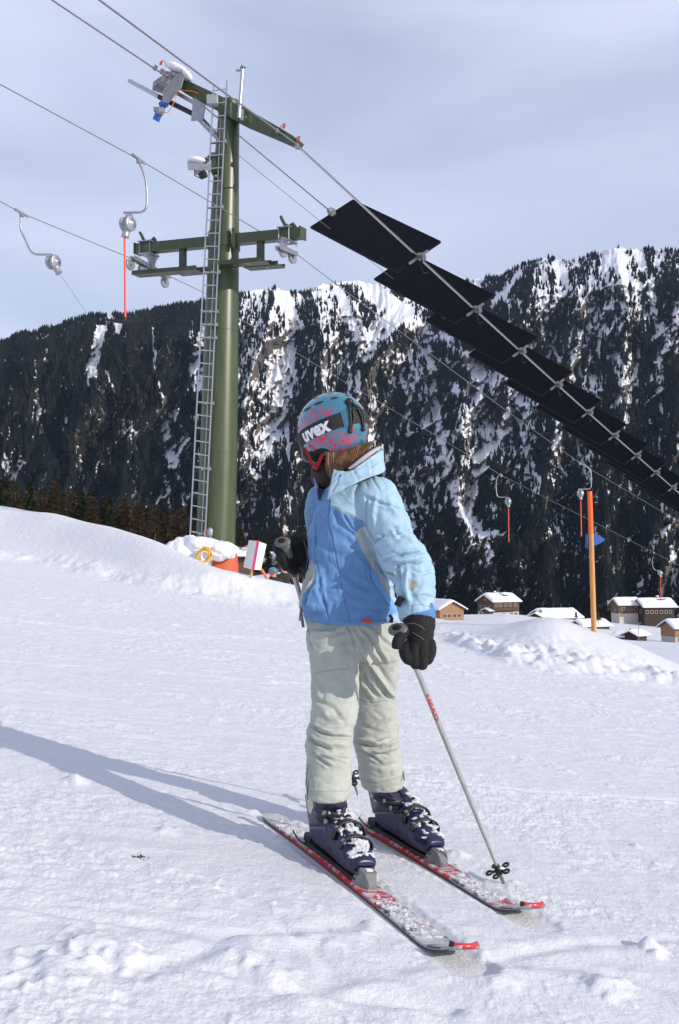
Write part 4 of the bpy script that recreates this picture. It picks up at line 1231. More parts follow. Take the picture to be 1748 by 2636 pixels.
# ---------------------------------------------------------------- larches behind the bank
M_bark = mat('larch bark', (.10, .065, .045), .9, var=.3, vscale=3)
M_twig = mat('bare larch twigs', (.050, .035, .022), .9, spec=.1, var=.35, vscale=.7)
M_twig2 = mat('dark spruce twigs', (.030, .036, .020), .9, spec=.1, var=.35, vscale=.7)
def larch_proto(name, seed, H, spread, mtw, conifer):
    rng = np.random.default_rng(seed)
    root = thing(name, 'x', 'tree', (0, 0, 0))
    lean = rng.normal(0, .012, 2)
    MB().tube([(lean[0] * H * t, lean[1] * H * t, H * t * 1.0 - (1.2 if t == 0 else 0)) for t in (0, .25, .5, .75, 1)], [H * .016, H * .012, H * .009, H * .005, .02], n=8).build('trunk', M_bark, root)
    V = []; Q = []
    nb = 190
    for b_ in range(nb):
        t = .12 + .88 * (b_ + rng.uniform()) / nb
        Lb = H * spread * (1 - t) ** .75 * rng.uniform(.55, 1.15) + .25
        if t < .22: Lb *= rng.uniform(.2, .9)
        a = rng.uniform(0, 2 * math.pi)
        up = .25 if not conifer else -.25
        d = np.array([math.cos(a), math.sin(a), up + rng.normal(0, .12)])
        p0 = np.array([lean[0] * H * t, lean[1] * H * t, H * t])
        nseg = max(4, int(Lb * 9))
        for s in range(nseg):
            u = (s + rng.uniform()) / nseg
            p = p0 + d * Lb * u + np.array([0, 0, -.25 * u * u * Lb * (1.4 if conifer else .6)])
            for _ in range(3 if not conifer else 4):
                sz = rng.uniform(.25, .65) * (1 - .4 * u)
                dv = rng.normal(0, 1, 3); dv[2] = dv[2] * .5 - (.1 if not conifer else .4); dv += d * .8
                dv /= np.linalg.norm(dv)
                wv = np.cross(dv, rng.normal(0, 1, 3)); wv /= np.linalg.norm(wv)
                wd = sz * (.14 if not conifer else .26)
                k = len(V)
                V += [p - wv * wd, p + wv * wd, p + dv * sz + wv * wd * .3, p + dv * sz - wv * wd * .3]
                Q.append((k, k + 1, k + 2, k + 3))
        k = len(V); wv = np.array([-d[1], d[0], 0]) * .035; e = p0 + d * Lb * .85
        V += [p0 - wv, p0 + wv, e + wv * .3, e - wv * .3]; Q.append((k, k + 1, k + 2, k + 3))
    me = np_mesh('crown', V, Q, smooth=False)
    link_mesh('crown', me, mtw, root)
    return root
lp_ = [larch_proto('larch_tree', 11, 17, .19, M_twig, False), larch_proto('larch_tree', 12, 15, .23, M_twig, False), larch_proto('larch_tree', 13, 18, .16, M_twig, False), larch_proto('spruce_tree', 14, 18, .17, M_twig2, True)]
spots = [  # px of trunk, py of the tip, distance, proto, label
    (-70, 1235, 92, 3, 0), (-28, 1262, 88, 0, 0), (12, 1228, 96, 3, 'dark spruce at the left edge, standing tallest above the snow bank'), (48, 1262, 100, 2, 'brown larch second from the left edge'),
    (78, 1240, 108, 3, 'dark spruce just left of the lone thin larch'), (122, 1238, 92, 2, 'slender brown larch with bare trunk showing above the bank'), (160, 1270, 104, 1, 'broad brown larch right of the slender bare trunk'),
    (205, 1262, 112, 3, 'dark spruce in the row of larches, a quarter in from the left'), (240, 1282, 98, 0, 'mid brown larch between two dark spruces'),
    (283, 1275, 106, 3, 'dark spruce right of the mid brown larch'), (322, 1284, 94, 1, 'broad orange brown larch in the middle of the row'), (362, 1296, 102, 0, 'brown larch right of the broad one in mid row'),
    (398, 1300, 90, 2, 'slim brown larch left of the tower ladder'), (432, 1318, 98, 1, 'broad brown larch nearest the foot of the ladder'), (466, 1296, 104, 0, 'brown larch partly hidden by the ladder foot'),
    (505, 1330, 120, 3, 0), (620, 1352, 150, 1, 'small brown larch just right of the tower foot'), (648, 1362, 158, 0, 'small brown larch behind the white striped board'), (716, 1352, 150, 2, 'small slim larch right of the striped board'),
    (745, 1368, 156, 1, 'small brown larch above the second background person'), (780, 1360, 160, 0, 0), (690, 1376, 170, 3, 'small dark spruce behind the striped board')]
more = []
_desc = ['brown larch', 'dark spruce', 'orange brown larch', 'slender larch']
for i_, (px_, py_, Y_, k_) in enumerate([(-48, 1250, 120, 1), (30, 1248, 118, 0), (64, 1270, 126, 1), (100, 1262, 122, 0), (142, 1266, 124, 3), (184, 1272, 120, 1), (222, 1278, 118, 2), (262, 1290, 122, 1), (302, 1286, 120, 0), (342, 1300, 118, 2), (380, 1308, 122, 1), (416, 1312, 118, 3), (450, 1322, 120, 0), (486, 1330, 116, 1), (664, 1378, 165, 1), (730, 1384, 170, 1), (762, 1380, 168, 2)]):
    where = {0: 'beyond the left edge', 1: 'behind the tall spruce at the far left', 2: 'left of the lone dark spruce at far left', 3: 'between the lone dark spruce and the thin larch', 4: 'right behind the thin bare trunked larch', 5: 'left of the spruce a quarter in from the left', 6: 'right of the spruce a quarter in from the left', 7: 'left of the second mid row spruce', 8: 'right of the second mid row spruce', 9: 'behind the broad orange brown larch', 10: 'between the mid row and the ladder foot', 11: 'behind the slim larch left of the ladder', 12: 'behind the broad larch at the ladder foot', 13: 'straight behind the ladder foot', 14: 'behind the striped board, right side', 15: 'above the background person in dark jacket', 16: 'just left of the raised glove'}[i_]
    more.append((px_, py_, Y_, k_, 'back row ' + ('dark spruce ' if k_ == 3 else 'brown larch ') + where))
spots += more
used = set()
for (px, py, Y, k, lab) in spots:
    proto = lp_[k]
    if k in used: o = copy_tree(proto)
    else: o = proto; used.add(k)
    b_ = at(px, 1450, Y); zb_ = gz(b_.x, Y)
    H0 = [17, 15, 18, 18][k]
    s = (z_at(py, Y) - zb_) / H0
    o.location = (b_.x, Y, zb_); o.scale = (s * 1.25, s * 1.25, s)
    o.rotation_euler = (0, 0, px * .37)
    tag(o, lab if lab else ({-70: 'dark spruce cut by the left edge of the photo', -28: 'brown larch cut by the left edge of the photo', 505: 'dark spruce mostly hidden behind the ladder foot', 780: 'brown larch mostly hidden behind the raised glove'}[px]), 'tree', 'larches and spruces behind the snow bank')

# ---------------------------------------------------------------- foot of the tower: pad, snow, yellow rope
def B(px, py, Y=20.2): return at(px, py, Y)
M_pad = mat('orange red crash mat', (.52, .10, .035), .65, var=.12, vscale=5)
pad = thing('crash_mat', 'orange red crash mat wrapped round the tower foot under a heap of snow', 'crash mat', B(555, 1470))
mb = MB()
c = at(548, 1470, 20.7)
ring = []
for k in range(20):
    a = 2 * math.pi * k / 20
    ring.append((math.cos(a), math.sin(a)))
vs = []
for z, r_ in ((-.35, .62), (.1, .60), (.36, .575), (.40, .52)):
    for x, y in ring:
        n = (abs(x) ** 4 + abs(y) ** 4) ** -.25
        vs.append(c + Vector((x * n * r_ * .86, y * n * r_ * .72, z)))
fs = [(i * 20 + j, i * 20 + (j + 1) % 20, (i + 1) * 20 + (j + 1) % 20, (i + 1) * 20 + j) for i in range(3) for j in range(20)] + [list(range(60, 80))]
mb.add(vs, fs, True).build('mat_cover', M_pad, pad)
mb = MB()
def heap(px, py, Y, rx, ry, rz, sd): mb.blob(at(px, py, Y), (rx, ry, rz), seed=sd, amp=.22, sub=4)
heap(488, 1432, 20.35, .52, .55, .42, 4)
heap(470, 1420, 20.4, .26, .4, .30, 14)
heap(520, 1408, 20.2, .42, .40, .20, 5)
heap(565, 1418, 20.12, .36, .34, .20, 6)
heap(452, 1448, 20.4, .22, .4, .35, 9)
o = mb.build('snow_heap', m_snow_roof, pad)
rm = o.modifiers.new('r', 'REMESH'); rm.mode = 'VOXEL'; rm.voxel_size = .022; rm.use_smooth_shade = True
def bake(o):
    dg = bpy.context.evaluated_depsgraph_get()
    me = bpy.data.meshes.new_from_object(o.evaluated_get(dg))
    old = o.data; o.modifiers.clear(); o.data = me
    return o
def me_np(me):
    v = np.empty(len(me.vertices) * 3, np.float32); me.vertices.foreach_get('co', v); return v.reshape(-1, 3).astype(float)
def me_nrm(me):
    v = np.empty(len(me.vertices) * 3, np.float32); me.vertex_normals.foreach_get('vector', v); return v.reshape(-1, 3).astype(float)
bpy.context.view_layer.update()
bake(o)
v = me_np(o.data); nn = me_nrm(o.data)
dd = .035 * fbm(v[:, 0] * 4 + v[:, 2] * 2, v[:, 2] * 5 - v[:, 1] * 2, 4, 15) + .012 * noise2(v[:, 0] * 22, v[:, 2] * 22 + v[:, 1] * 9, 16)
v += nn * dd[:, None]; o.data.vertices.foreach_set('co', v.astype(np.float32).ravel()); o.data.update()
mb = MB()
rg = random.Random(4)
cc = at(525, 1427, 19.78)
for k in range(9):
    a0 = rg.uniform(0, 6.28); rx = rg.uniform(.10, .155); rz = rg.uniform(.11, .16); ox = rg.uniform(-.02, .02); oz = rg.uniform(-.02, .02)
    mb.tube([cc + Vector((ox + rx * math.cos(t) * 1.0 + .25 * rz * math.sin(t), -.02 - .012 * k + .03 * math.sin(t * 2 + a0), oz + rz * math.sin(t) - .02 * k * .3)) for t in [2 * math.pi * j / 22 for j in range(22)]], .0095, n=6, closed=True)
M_yel = mat('yellow rope', (.75, .42, .03), .6)
tag(mb.build('rope_coil', M_yel), 'coil of yellow rope hanging on the orange crash mat', 'rope')
c = at(541, 1376, 20.25)
pl_ = thing('pad_lamp', 'small white cylindrical lamp at the ladder foot', 'lamp', c)
MB().lathe(c - Vector((0, 0, .14)), (0, 0, 1), [(0, .03), (.12, .03), (.121, .055), (.22, .06), (.26, .045), (.285, .01)], n=16).build('lamp_body', M_castal, pl_)
MB().tube([c + Vector((-.05, 0, -.1)), c + Vector((-.09, 0, .05)), c + Vector((-.04, 0, .12))], .008, n=6).build('lamp_cable', M_orange, pl_)
MB().cyl(at(529, 1395, 20.3), at(529, 1365, 20.3), .035, 10).build('socket', M_alu, pl_)

# ---------------------------------------------------------------- striped board, red pole, persons behind the bank
M_white = mat('white painted board', (.72, .70, .66), .6, var=.04, vscale=6)
M_mag = mat('magenta stripe', (.55, .04, .16), .5)
M_tan = mat('pale wood post', (.55, .33, .14), .8, var=.2, vscale=10)
bd = thing('marker_board', 'white board with a magenta stripe standing askew in the snow bank', 'sign', at(656, 1478, 18.9))
Q = [at(640.7, 1390.5, 18.9), at(686, 1400.7, 18.75), at(671, 1467.5, 18.75), at(626, 1460, 18.9)]
mid_t = at(661.5, 1392.5, 18.62); mid_b = at(648, 1466, 18.62)
nrm = Vector((0, .03, 0))
MB().hexa([Q[0], mid_t, mid_b, Q[3], Q[0] + nrm, mid_t + nrm, mid_b + nrm, Q[3] + nrm]).build('left_panel', M_white, bd)
MB().hexa([mid_t + Vector((.004, 0, 0)), Q[1], Q[2], mid_b + Vector((.004, 0, 0)), mid_t + nrm + Vector((.004, 0, 0)), Q[1] + nrm, Q[2] + nrm, mid_b + nrm + Vector((.004, 0, 0))]).build('right_panel', M_white, bd)
MB().prism([at(664, 1391.3, 18.59), at(667.5, 1392.5, 18.59), at(655, 1466.5, 18.59), at(648, 1465.5, 18.59), at(661, 1391, 18.59)], (0, 0, 0), (0, .012, 0)).build('stripe', M_mag, bd)
MB().bar(at(651, 1450, 18.72), at(645, 1490, 18.75), .045, .03).build('post', M_tan, bd)
tag(MB().tube([at(670, 1462, 19.5), at(690, 1492, 19.5)], .028, n=8).build('slanting_stake', M_orange), 'short orange stake leaning in the snow beside the striped board', 'stake')

def small_person(px_head, py_head, Y, label, helmet_col, jacket, goggles, hat=True):
    h = at(px_head, py_head, Y)
    zg = h.z - 1.50
    root = thing('person', label, 'person', (h.x, h.y, zg))
    sk = [('pelvis', (0, 0, .85), .15), ('chest', (0, 0, 1.18), .19), ('neck', (0, -.01, 1.36), .075), ('head', (0, -.02, 1.50), .10), ('crown', (0, -.01, 1.58), .085),
          ('sl', (-.19, 0, 1.28), .09), ('el', (-.26, -.05, 1.02), .07), ('hl', (-.20, -.26, .95), .05), ('sr', (.19, 0, 1.28), .09), ('er', (.27, -.03, 1.02), .07), ('hr', (.24, -.24, .92), .05),
          ('kl', (-.11, -.05, .48), .09), ('fl', (-.12, 0, .08), .075), ('tl', (-.12, -.16, .05), .05), ('kr', (.11, -.05, .48), .09), ('fr', (.12, 0, .08), .075), ('tr', (.12, -.16, .05), .05)]
    idx = {n: i for i, (n, _, _) in enumerate(sk)}
    ed = [('pelvis', 'chest'), ('chest', 'neck'), ('neck', 'head'), ('head', 'crown'), ('chest', 'sl'), ('sl', 'el'), ('el', 'hl'), ('chest', 'sr'), ('sr', 'er'), ('er', 'hr'), ('pelvis', 'kl'), ('kl', 'fl'), ('fl', 'tl'), ('pelvis', 'kr'), ('kr', 'fr'), ('fr', 'tr')]
    me = bpy.data.meshes.new('body'); me.from_pydata([p for _, p, _ in sk], [(idx[a], idx[b_]) for a, b_ in ed], [])
    o = link_mesh('body', me, [jacket], root)
    sm = o.modifiers.new('s', 'SKIN'); 
    for i, (_, _, r_) in enumerate(sk):
        me.skin_vertices[0].data[i].radius = (r_, r_ * .9)
    me.skin_vertices[0].data[0].use_root = True
    o.modifiers.new('u', 'SUBSURF').levels = 2
    bpy.context.view_layer.update(); bake(o)
    o.data.materials.clear(); o.data.materials.append(jacket); o.data.materials.append(M_skin)
    for p in o.data.polygons:
        p.use_smooth = True
        p.material_index = 1 if p.center.z > 1.39 else 0
    hc = Vector((h.x, h.y, zg)) + Vector((0, -.01, 1.53))
    if hat:
        mb = MB(); mb.blob(hc, (.128, .145, .125), amp=0, sub=3)
        mb.v = [v if not (v.z < hc.z - .02 and v.y < hc.y - .02) else Vector((v.x, hc.y - .02 + (v.y - hc.y) * .3, v.z)) for v in mb.v]
        mb.build('helmet', helmet_col, root)
        g_ = MB(); g_.box(hc + Vector((-.01, -.125, -.03)), (.16, .05, .06), bev=.015); g_.build('goggles', goggles, root)
    else:
        MB().blob(hc + Vector((0, .02, .02)), (.11, .12, .10), amp=.1, sub=3).build('hair', M_hair, root)
    return root
M_skin = mat('skin', (.48, .26, .19), .55)
M_hair = mat('brown hair', (.14, .065, .028), .5, var=.5, vscale=60, vstretch=(4, 4, .4))
M_hel2 = mat('teal helmet', (.05, .19, .26), .3, var=.4, vscale=12)
M_cloth_k = mat('dark ski jacket cloth', (.025, .022, .022), .8, var=.2, vscale=20)
M_gog = mat('pink goggle lens', (.45, .07, .10), .25)
small_person(703, 1474, 27.0, 'person in teal helmet and pink goggles, only head and shoulders above the snow bank', M_hel2, M_cloth_k, M_gog)
small_person(731, 1464, 27.5, 'person in dark brown jacket standing behind the skier\'s raised glove', M_hel2, M_cloth_k, M_gog, hat=False)

# ---------------------------------------------------------------- orange pole with blue flag
pt = at(1518, 1265, 16.62); pb = at(1530, 1632, 16.62)
pole = thing('marker_pole', 'tall orange topped wooden pole with a small blue flag on the snow mound', 'marker pole', pb)
pm = pt.lerp(pb, .30)
MB().tube([pb - Vector((0, 0, .2)), pm], [.046, .041], n=14).build('wooden_shaft', mat('orange stained wood', (.56, .27, .095), .6, var=.18, vscale=6, vstretch=(6, 6, .5)), pole)
MB().tube([pm, pt], [.0425, .040], n=14).build('painted_top', mat('bright orange paint', (.85, .13, .02), .45), pole)
M_flag = mat('blue plastic flag', (.04, .11, .42), .5)
f_ = [(1507, 1375), (1513, 1375), (1513, 1412), (1507, 1412)]
MB().prism([at(x, y, 16.70) for x, y in f_], (0, 0, 0), (0, .006, 0)).build('flag_sleeve', M_flag, pole)
f_ = [(1526, 1374), (1536, 1376), (1548, 1381), (1558, 1389), (1548, 1397), (1536, 1403), (1526, 1405)]
MB().prism([at(x, y, 16.70) for x, y in f_], (0, 0, 0), (0, .006, 0)).build('flag', M_flag, pole)

# ================================================================ the skier
def plane_hit(px, py):
    a = at(px, py, 1.0); dx, dz = a.x, a.z - CAM_Z
    Y = -CAM_Z / (dz + .154 * dx)
    return Vector((dx * Y, Y, CAM_Z + dz * Y))
PN = Vector((.154, 0, 1)).normalized()          # piste normal
skier = thing('person', 'skier in light blue jacket, pale trousers and teal helmet, looking away over one shoulder', 'person', plane_hit(915, 2190))

def loft(mb, rows, n=40, exp_=2.3, cap=True):
    """rows: (py, xl, xr, Y, depth radius) horizontal rings seen edge on"""
    vs = []
    for (py, xl, xr, Y, ry) in rows:
        c = at((xl + xr) / 2, py, Y); rx = (xr - xl) / 2 / F * Y
        for k in range(n):
            a = 2 * math.pi * k / n
            x, y = math.cos(a), math.sin(a)
            m = (abs(x) ** exp_ + abs(y) ** exp_) ** (-1 / exp_)
            vs.append(c + Vector((x * m * rx, y * m * ry, 0)))
    fs = []
    for i in range(len(rows) - 1):
        for j in range(n):
            j2 = (j + 1) % n
            fs.append((i * n + j, (i + 1) * n + j, (i + 1) * n + j2, i * n + j2))
    mb.add(vs, fs, True)
    if cap:
        mb.add(vs[:n], [list(range(n))], True); mb.add(vs[-n:], [list(range(n))[::-1]], True)
def interp_rows(rows, m):
    r = np.array(rows, float); t = np.arange(len(r)); tt = np.linspace(0, len(r) - 1, m)
    return [tuple(float(cubic(t, r[:, c], np.array([q]))[0]) for c in range(r.shape[1])) for q in tt]
def remesh(o, vox, smooth=0, fac=.5):
    rm = o.modifiers.new('r', 'REMESH'); rm.mode = 'VOXEL'; rm.voxel_size = vox; rm.use_smooth_shade = True
    if smooth:
        s = o.modifiers.new('s', 'SMOOTH'); s.iterations = smooth; s.factor = fac
    bpy.context.view_layer.update()
    return bake(o)
def sculpt(o, folds, noise=None, org=None):
    org = org if org is not None else origin_of(o)
    v = me_np(o.data) + np.array(org); n_ = me_nrm(o.data)
    view = v - np.array([0, 0, CAM_Z]); view /= np.linalg.norm(view, axis=1)[:, None]
    face = sstep(-.05, .35, -(n_ * view).sum(1))
    px, py = to_px(v)
    d = np.zeros(len(v))
    jx = px + 2.5 * noise2(px * .03, py * .03, 301); jy = py + 2.5 * noise2(px * .03, py * .03, 302)
    for pts, w, a in folds:
        if abs(a) > .0045: a *= 1.4; w *= .9
        q, t = line_dist(jx, jy, pts)
        end = np.clip(np.minimum(t, 1 - t) * 6 + .25, 0, 1)
        k = np.exp(-(q / w) ** 2)
        d += face * a * end * (k - .45 * np.exp(-((q - 1.9 * w) / (1.2 * w)) ** 2) * np.sign(a) * np.sign(a))
    if noise is not None:
        d += noise(v, px, py, n_)
    v2 = v + n_ * d[:, None] - np.array(org)
    o.data.vertices.foreach_set('co', v2.astype(np.float32).ravel()); o.data.update()
    s = o.modifiers.new('s', 'SMOOTH'); s.iterations = 4; s.factor = .5
    bpy.context.view_layer.update(); bake(o)
    v2 = me_np(o.data)
    return v2 + np.array(org), px, py, n_

def cloth_mat(name, rough=.75, weave=900.0, attrname='paint', col=None, spec=.3, bump=.12, sheen=.1):
    m = bpy.data.materials.new(name); m.use_nodes = True
    nt = m.node_tree; b = nt.nodes['Principled BSDF']
    b.inputs['Roughness'].default_value = rough; b.inputs['Specular IOR Level'].default_value = spec; b.inputs['Sheen Weight'].default_value = sheen
    tc = nt.nodes.new('ShaderNodeTexCoord')
    if col is None:
        at2 = nt.nodes.new('ShaderNodeAttribute'); at2.attribute_name = attrname
        src = at2.outputs['Color']
    else:
        rgb = nt.nodes.new('ShaderNodeRGB'); rgb.outputs[0].default_value = (*col, 1); src = rgb.outputs[0]
    n0 = nt.nodes.new('ShaderNodeTexNoise'); n0.inputs['Scale'].default_value = 22; n0.inputs['Detail'].default_value = 6
    nt.links.new(tc.outputs['Object'], n0.inputs['Vector'])
    mr = nt.nodes.new('ShaderNodeMapRange'); mr.inputs['From Min'].default_value = .3; mr.inputs['From Max'].default_value = .7; mr.inputs['To Min'].default_value = .90; mr.inputs['To Max'].default_value = 1.08
    nt.links.new(n0.outputs['Fac'], mr.inputs[0])
    mx = nt.nodes.new('ShaderNodeVectorMath'); mx.operation = 'SCALE'
    nt.links.new(src, mx.inputs[0]); nt.links.new(mr.outputs[0], mx.inputs['Scale'])
    nt.links.new(mx.outputs[0], b.inputs['Base Color'])
    n1 = nt.nodes.new('ShaderNodeTexNoise'); n1.inputs['Scale'].default_value = weave; n1.inputs['Detail'].default_value = 2
    n2 = nt.nodes.new('ShaderNodeTexNoise'); n2.inputs['Scale'].default_value = 38; n2.inputs['Detail'].default_value = 5; n2.inputs['Distortion'].default_value = .6
    for q in (n1, n2): nt.links.new(tc.outputs['Object'], q.inputs['Vector'])
    ad = nt.nodes.new('ShaderNodeMath'); ad.operation = 'MULTIPLY_ADD'; ad.inputs[1].default_value = 6.0
    nt.links.new(n2.outputs['Fac'], ad.inputs[0]); nt.links.new(n1.outputs['Fac'], ad.inputs[2])
    bp = nt.nodes.new('ShaderNodeBump'); bp.inputs['Strength'].default_value = bump; bp.inputs['Distance'].default_value = .004
    nt.links.new(ad.outputs[0], bp.inputs['Height']); nt.links.new(bp.outputs[0], b.inputs['Normal'])
    return m
M_trs = cloth_mat('trouser cloth'); M_jkt = cloth_mat('jacket cloth', rough=.62, sheen=.15)
M_glv = cloth_mat('black glove cloth', col=(.010, .010, .011), weave=500, bump=.25, sheen=.05, rough=.8)
M_grey = mat('grey grip plastic', (.10, .105, .105), .45, var=.15, vscale=30)
M_pole = mat('silver pole paint', (.42, .41, .40), .32, .55, var=.06, vscale=20)
M_redink = mat('red lettering', (.50, .03, .03), .5)
M_whiteink = mat('white lettering', (.80, .80, .80), .5)

# ---- trousers
TR = MB()
pel = [(1545, 800, 1012, 3.53, .105), (1600, 795, 1024, 3.53, .118), (1640, 789, 1028, 3.53, .122), (1675, 792, 1028, 3.53, .115), (1700, 800, 1024, 3.53, .085)]
loft(TR, interp_rows(pel, 14))
leg1 = [(1620, 786, 904, 3.50, .098), (1660, 790, 920, 3.49, .096), (1706, 797, 925, 3.465, .090), (1799, 801, 925, 3.42, .080), (1840, 798, 923, 3.40, .080), (1863, 797, 917, 3.385, .082), (1880, 788, 909, 3.38, .086), (1893, 791, 908, 3.385, .091), (1914, 785, 908, 3.38, .096), (1938, 788, 907, 3.37, .090), (1973, 789, 905, 3.36, .088), (2018, 787, 905, 3.345, .088), (2046, 792, 902, 3.335, .084), (2055, 797, 898, 3.335, .080)]
leg2 = [(1620, 900, 1028, 3.55, .098), (1680, 905, 1028, 3.56, .098), (1748, 906, 1026, 3.60, .088), (1790, 907, 1020, 3.625, .082), (1861, 908, 1028, 3.66, .082), (1890, 912, 1027, 3.665, .084), (1911, 909, 1029, 3.655, .095), (1945, 918, 1034, 3.67, .094), (1995, 924, 1039, 3.685, .092), (2018, 930, 1037, 3.69, .088), (2030, 940, 1033, 3.69, .084)]
loft(TR, interp_rows(leg1, 50)); loft(TR, interp_rows(leg2, 46))
o = TR.build('trousers', M_trs, skier)
remesh(o, .0037, 18)
c9 = lambda x, y: (740 + x / 3.564, 1580 + y / 3.564)
def L9(*p): return [c9(*q) for q in p]
tf = [
 (L9((260, 540), (400, 512), (560, 505)), 2.0, -.0025), (L9((640, 782), (780, 825), (900, 800), (1000, 830)), 2.0, -.0030),
 (L9((205, 1015), (300, 1085), (420, 1130), (600, 1142)), 4.0, -.012), (L9((175, 1120), (290, 1195), (390, 1245)), 4.5, -.012), (L9((210, 1040), (330, 1060), (560, 1075)), 6, .006),
 (L9((215, 1150), (350, 1180), (560, 1200)), 7, .007), (L9((205, 1255), (290, 1330), (390, 1400)), 4, -.009), (L9((300, 1300), (420, 1350), (550, 1385)), 3.5, -.007), (L9((190, 1290), (400, 1290), (580, 1300)), 6, .005),
 (L9((230, 560), (330, 700), (330, 800)), 6, -.004), (L9((230, 640), (250, 780), (420, 870), (540, 1030)), 6, -.005), (L9((330, 900), (380, 960), (560, 1000)), 8, .005), (L9((200, 1450), (240, 1560), (210, 1640)), 3, -.004), (L9((560, 480), (600, 700), (540, 840)), 6, .003),
 (L9((420, 1620), (200, 1640)), 1.8, -.002), (L9((200, 1635), (560, 1625)), 1.6, -.002),
 (L9((600, 160), (680, 330), (790, 500), (900, 660), (1000, 800)), 6.5, .010), (L9((680, 110), (780, 260), (860, 390), (900, 470)), 5, -.009), (L9((790, 110), (860, 230), (990, 330)), 5, -.006), (L9((690, 540), (730, 640), (830, 760)), 5, -.009), (L9((640, 600), (700, 740), (760, 800)), 4, -.005), (L9((750, 480), (850, 680), (960, 790)), 4, -.005),
 (L9((900, 640), (960, 720), (1000, 720)), 3.5, -.006),
 (L9((600, 1180), (700, 1200), (830, 1222), (920, 1208), (1005, 1148)), 3.6, -.013), (L9((605, 1150), (820, 1190), (1000, 1120)), 6, .006), (L9((620, 1200), (720, 1270), (860, 1372)), 3.6, -.008), (L9((770, 1255), (850, 1290), (945, 1302)), 3, -.006), (L9((640, 1240), (840, 1262), (1020, 1225)), 6, .006), (L9((960, 1210), (990, 1190), (1020, 1150)), 3, -.006),
 (L9((700, 1340), (900, 1400), (1040, 1370)), 5, -.004), (L9((790, 890), (880, 960), (760, 1060)), 4, -.003), (L9((640, 1000), (760, 1060), (900, 1110)), 5, -.003), (L9((670, 1530), (820, 1560), (1040, 1500)), 1.6, -.0025),
 (L9((180, 160), (300, 210), (560, 150)), 5, -.004), (L9((200, 300), (400, 270), (600, 240)), 6, -.003), (L9((545, 110), (590, 190), (620, 320)), 2.5, -.006), (L9((190, 130), (200, 260), (230, 330)), 3, -.005)]
def tnoise(v, px, py, n_):
    low = sstep(1840, 1900, py) * (1 - sstep(1990, 2040, py))
    a = fbm(px * .020, py * .055 + px * .02, 3, 311)
    b_ = fbm(px * .05 + v[:, 1] * 6, py * .05, 3, 313)
    c_ = 1 - np.abs(fbm(px * .018 + v[:, 1] * 3, py * .075 - px * .012, 2, 315)) * 2
    cr = np.clip(1 - 2.6 * np.abs(fbm(px * .013 + py * .006, py * .024 - px * .010, 2, 317)), 0, 1) ** 3
    cr2 = np.clip(1 - 3.0 * np.abs(fbm(px * .03 - py * .01, py * .035 + px * .02, 2, 319)), 0, 1) ** 3
    return .0032 * a + .0010 * b_ + low * .0014 * c_ - .0026 * cr - .0010 * cr2
v, px, py, _ = sculpt(o, tf, tnoise)
base = np.array([.41, .43, .385])
col = np.tile(base, (len(v), 1))
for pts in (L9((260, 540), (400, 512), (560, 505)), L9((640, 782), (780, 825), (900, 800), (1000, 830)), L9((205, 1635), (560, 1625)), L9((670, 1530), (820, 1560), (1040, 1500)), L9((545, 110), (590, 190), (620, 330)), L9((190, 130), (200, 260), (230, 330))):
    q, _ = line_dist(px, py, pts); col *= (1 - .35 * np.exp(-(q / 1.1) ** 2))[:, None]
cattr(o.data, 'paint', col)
mb = MB()
for (a, b_) in ((c9(205, 1290), c9(180, 1640)), (c9(1060, 1440), c9(1072, 1530))):
    pass
MB().tube([at(*c9(192, 1380), 3.30), at(*c9(178, 1500), 3.29), at(*c9(182, 1640), 3.29), at(*c9(186, 1700), 3.27)], .0028, n=6).build('ankle_zip', M_grey, o)
MB().tube([at(*c9(1060, 1440), 3.64), at(*c9(1072, 1530), 3.63)], .0028, n=6).build('ankle_zip', M_grey, o)
# dark straps at the far hip
for q in range(1):
    MB().bar(at(776, 1580, 3.5), at(781, 1615, 3.5), .010, .006, up=(0, 1, 0)).build('hip_strap', M_grey, o)

# ---- jacket
JK = MB()
tor = [(1238, 862, 972, 3.53, .080), (1262, 834, 996, 3.53, .105), (1290, 818, 1008, 3.53, .122), (1330, 806, 1008, 3.53, .130), (1370, 793, 1004, 3.53, .132), (1410, 791, 1000, 3.53, .130), (1450, 795, 1002, 3.53, .128), (1500, 786, 1012, 3.53, .134), (1545, 778, 1020, 3.53, .140), (1580, 780, 1026, 3.53, .142), (1600, 786, 1026, 3.53, .142)]
loft(JK, interp_rows(tor, 40), exp_=2.2)
loft(JK, [(1595, 800, 1024, 3.51, .135), (1607, 835, 985, 3.47, .095)], exp_=2.2)
def tubeS(mb, pts, n=28):
    """pts: (px,py,Y,r) - spline resampled"""
    r = np.array(pts, float); t = np.arange(len(r)); tt = np.linspace(0, len(r) - 1, len(r) * 6)
    P = [at(*[float(cubic(t, r[:, c], np.array([q]))[0]) for c in range(3)]) for q in tt]
    R = [float(cubic(t, r[:, 3], np.array([q]))[0]) for q in tt]
    mb.tube(P, R, n=n)
tubeS(JK, [(940, 1275, 3.50, .070), (965, 1288, 3.47, .088), (985, 1320, 3.44, .082), (1003, 1355, 3.42, .076), (1014, 1398, 3.39, .073), (1040, 1438, 3.36, .082), (1066, 1485, 3.33, .073), (1070, 1530, 3.30, .066), (1069, 1562, 3.29, .063), (1076, 1588, 3.28, .060)])
tubeS(JK, [(870, 1280, 3.56, .075), (845, 1300, 3.62, .085), (842, 1360, 3.68, .078), (850, 1420, 3.74, .075), (835, 1445, 3.72, .065), (812, 1440, 3.66, .055)])
